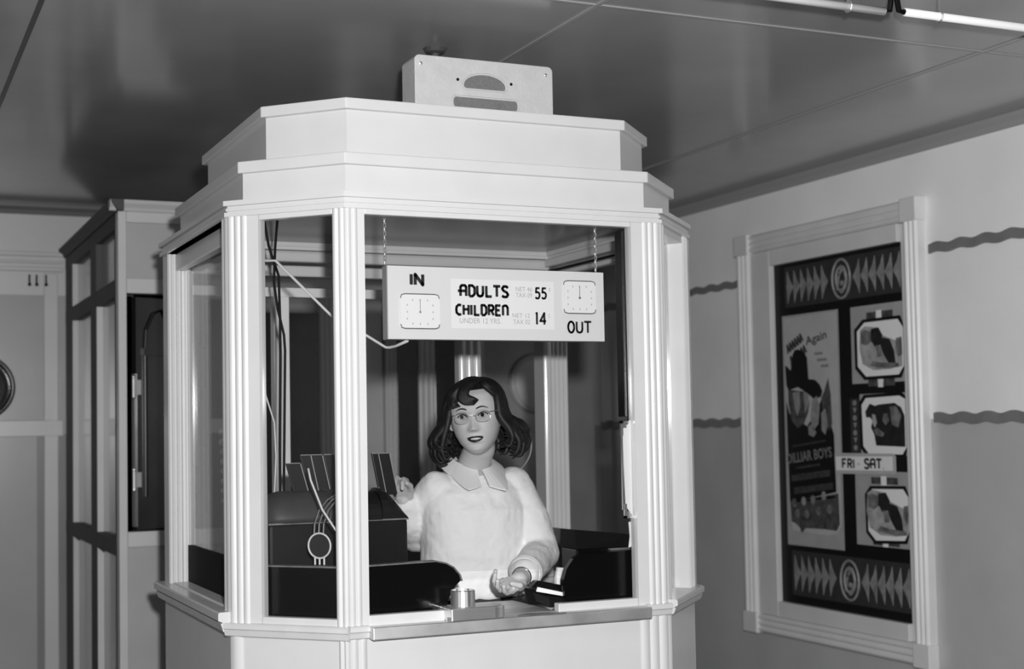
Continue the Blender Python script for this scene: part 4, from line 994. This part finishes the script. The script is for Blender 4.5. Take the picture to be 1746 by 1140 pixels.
for k in range(150):
    ph = math.radians(58+244*rng.random())          # 0 = face, 90 = viewer's right, 270 = viewer's left
    sn, cs = math.sin(ph), -math.cos(ph)
    rx, ry = .087, .104
    pts = []
    top = .108+rng.uniform(-.004, .003)
    px = .012+rng.uniform(-.01, .01)
    for e in (80, 55, 30, 8):
        ce_, se = math.cos(math.radians(e)), math.sin(math.radians(e))
        q = 1.02+rng.uniform(-.01, .03)
        pts.append((px*(se)+sn*rx*ce_*q, .01+cs*ry*ce_*q, .010+(top-.012)*se))
    wide = 1.20+.42*abs(sn)+rng.uniform(-.12, .12); drop = .105+rng.uniform(-.045, .022)
    wv = rng.uniform(-.006, .006)
    pts.append((sn*rx*1.10+wv, .01+cs*ry*1.08, -.015))
    pts.append((sn*rx*(1.0+wide)/2*1.12-wv, .012+cs*ry*1.12+wv, -.015-drop*.40))
    pts.append((sn*rx*wide*1.02, .012+cs*ry*1.2, -.015-drop*.72))
    pts.append((sn*rx*(wide*.92), .012+cs*ry*1.16-.012, -.015-drop*1.0))
    pts.append((sn*rx*(wide*.74), .012+cs*ry*1.05-.016, -.015-drop*1.02+rng.uniform(-.01, .02)))
    lock(pts, .0125+rng.uniform(-.003, .004))
# viewer's-right side roll and left roll beside the cheeks
for k in range(16):
    j = rng.uniform(-1, 1); j2 = rng.uniform(-1, 1)
    lock([(.035, -.02+.02*j, .098), (.074, -.025+.012*j, .065), (.089, -.018+.015*j2, .02), (.098+.01*j, -.018+.02*j2, -.035), (.115+.018*j, -.012+.02*j2, -.070), (.108+.03*j2, -.025+.02*j, -.098), (.082+.02*j, -.03, -.108+.012*j2)], .012)
    lock([(-.01, -.03+.02*j, .104), (-.060, -.038+.01*j, .074), (-.086, -.024+.012*j2, .03), (-.096+.008*j, -.016+.02*j2, -.01), (-.108+.014*j, -.015+.02*j2, -.040), (-.112+.016*j2, -.022, -.068+.015*j), (-.090+.012*j, -.03, -.082)], .012)
# swept fringe with a curl over the forehead
for k in range(12):
    j = k/11-.5; z = rng.uniform(-.004, .004)
    lock([(.030+.02*j, -.035, .104), (.008+.02*j, -.070, .099+z), (-.014+.018*j, -.092, .080+z), (-.018+.022*j, -.099, .060+z), (.000+.030*j, -.1015, .042+.010*j), (.020+.014*j, -.0985, .036+.012*j)], .0095)
for k in range(11):
    j = k/10-.5
    lock([(.022, -.035, .106), (-.012+.02*j, -.068, .094), (-.040+.018*j, -.078, .070), (-.056+.020*j, -.078+.012*abs(j), .042), (-.050+.034*j, -.082-.004*j, .026+.006*j)], .0092)
for k in range(8):
    j = k/7-.5
    lock([(.028, -.03, .106), (.046+.01*j, -.055, .088), (.068+.008*j, -.046+.01*j, .062), (.082, -.030+.012*j, .036), (.087, -.02+.015*j, .005)], .009)
hb.build('hair_locks', HAIR, woman, smooth=True)

# sweater, collar, skirt, shoes
b = B()
trunk(b, [(.93, 1.755, 4.02, .165, .118), (.955, 1.755, 4.02, .172, .124), (1.03, 1.755, 4.015, .166, .122), (1.12, 1.757, 4.010, .168, .128), (1.20, 1.757, 4.012, .172, .128), (1.255, 1.757, 4.020, .168, .106), (1.285, 1.757, 4.022, .150, .080), (1.312, 1.756, 4.022, .105, .060), (1.328, 1.755, 4.02, .060, .048)])
b.limb([SHR+Vector((.012, 0, .002)), SHR.lerp(ELR, .5)+Vector((-.012, 0, 0)), ELR+Vector((-.006, -.01, -.006)), ELR.lerp(WRR, .5)+Vector((-.008, -.01, -.008)), ELR.lerp(WRR, .86)], [.060, .062, .061, .056, .043], 3)
b.limb([SHL-Vector((.012, 0, -.002)), SHL.lerp(ELL, .5)+Vector((.004, -.01, 0)), ELL+Vector((.004, 0, .0)), ELL.lerp(WRL, .45), ELL.lerp(WRL, .74)], [.062, .060, .055, .052, .046], 3)
sw = to_mesh(b, 'sweater', SWEAT, woman, .005, 4)
tx = bpy.data.textures.new('knit_folds', 'CLOUDS'); tx.noise_scale = .05
dm = sw.modifiers.new('folds', 'DISPLACE'); dm.texture = tx; dm.strength = .010; dm.mid_level = .5; dm.texture_coords = 'GLOBAL'
cuff = B(); d_ = (WRL-ELL).normalized(); cuff.torus(ELL.lerp(WRL, .745), d_, .041, .0085, 32, 8); cuff.torus(ELL.lerp(WRL, .72), d_, .044, .008, 32, 8); cuff.build('cuff', SWEAT, woman, smooth=True)
# collar: a turned-down strip with two points in front
b = B(); N = 48; gap = math.radians(7)
inn, mid_, out_ = [], [], []
for k in range(N+1):
    th = -PI/2-0.10+gap+(2*PI-2*gap)*k/N; fr_ = max(0, -math.sin(th)); cx, cy = math.cos(th), math.sin(th)
    zi = 1.358-.034*fr_
    inn.append(Vector((1.757+.058*cx, 4.022+.058*cy-.012*fr_, zi)))
    mid_.append(Vector((1.757+.066*cx, 4.022+.066*cy-.014*fr_, zi+.006)))
    edge = min(k, N-k)/N; pt = max(0, 1-abs(edge-.065)/.08)
    ex_ = .040+.024*pt
    out_.append(Vector((1.757+(.066+ex_*.95)*cx, 4.022+(.066+ex_*.95)*cy-.018*fr_-.022*pt, zi-.016-.020*fr_-.024*pt-.004)))
rings = []
for i in range(N+1):
    rings.append([inn[i], mid_[i], out_[i], out_[i]-Vector((0, 0, .004)), mid_[i]-Vector((0, 0, .008)), inn[i]-Vector((0, 0, .006))])
b.loft(rings); b.build('collar', COLLR, woman, smooth=False)
b = B(); trunk(b, [(.42, 1.75, 4.03, .24, .20), (.62, 1.75, 4.03, .21, .16), (.82, 1.75, 4.03, .172, .125), (.94, 1.75, 4.03, .158, .112)]); b.build('skirt', SKIRT, woman, smooth=True)
for sx in (-1, 1):
    b = B(); b.limb([(1.75+sx*.07, 4.06, .035), (1.75+sx*.08, 3.91, .03)], [.04, .033], 2); b.build('shoe', BLACK, woman, smooth=True)
b = B(); b.torus(WRL.lerp(ELL, .10), d_, .0275, .003, 28, 6); b.build('bracelet', CHROME, woman, smooth=True)
for sx in (1,):
    b = B(); b.ball(hp(sx*.076, .000, -.038), .0045, 2); b.build('earring', CHROME, woman, smooth=True)

# spectacles
gl = empty('spectacles', hp(0, -.1, -.004), 'thin-rimmed spectacles on the face of the woman', 'spectacles')
for sx in (-1, 1):
    cx, cz, y = sx*.0335, -.008, -.094
    pts = [(cx+.0215*math.copysign(abs(math.cos(t))**.8, math.cos(t)), cz+.0165*math.copysign(abs(math.sin(t))**.8, math.sin(t))) for t in [2*PI*k/28 for k in range(28)]]
    P3 = [hp(x, y+.010*((abs(x)-.012)/.043)**2*1.2, z) for x, z in pts]
    bb = B(); bb.tube(P3+[P3[0]], .0009, 5); bb.build('rim', STEEL, gl)
    bb = B(); vs = [bb.bm.verts.new(p) for p in P3]; bb.bm.faces.new(vs); bb.build('lens', LENS, gl)
    bb = B(); up2 = [p for p, (x, z) in zip(P3, pts) if z > cz+.006]; up2.sort(key=lambda p: (HM.inverted() @ p).x)
    bb.tube(up2, .0013, 5); bb.build('brow_bar', STEEL, gl)
    bb = B(); bb.tube([hp(sx*.055, -.082, .004), hp(sx*.076, -.06, .004), hp(sx*.0825, .0, .004), hp(sx*.083, .02, -.002)], .0011, 5); bb.build('temple_arm', STEEL, gl)
bb = B(); bb.tube([hp(-.012, -.0945, -.006), hp(-.006, -.103, -.001), hp(.006, -.103, -.001), hp(.012, -.0945, -.006)], .0009, 5); bb.build('bridge', STEEL, gl)
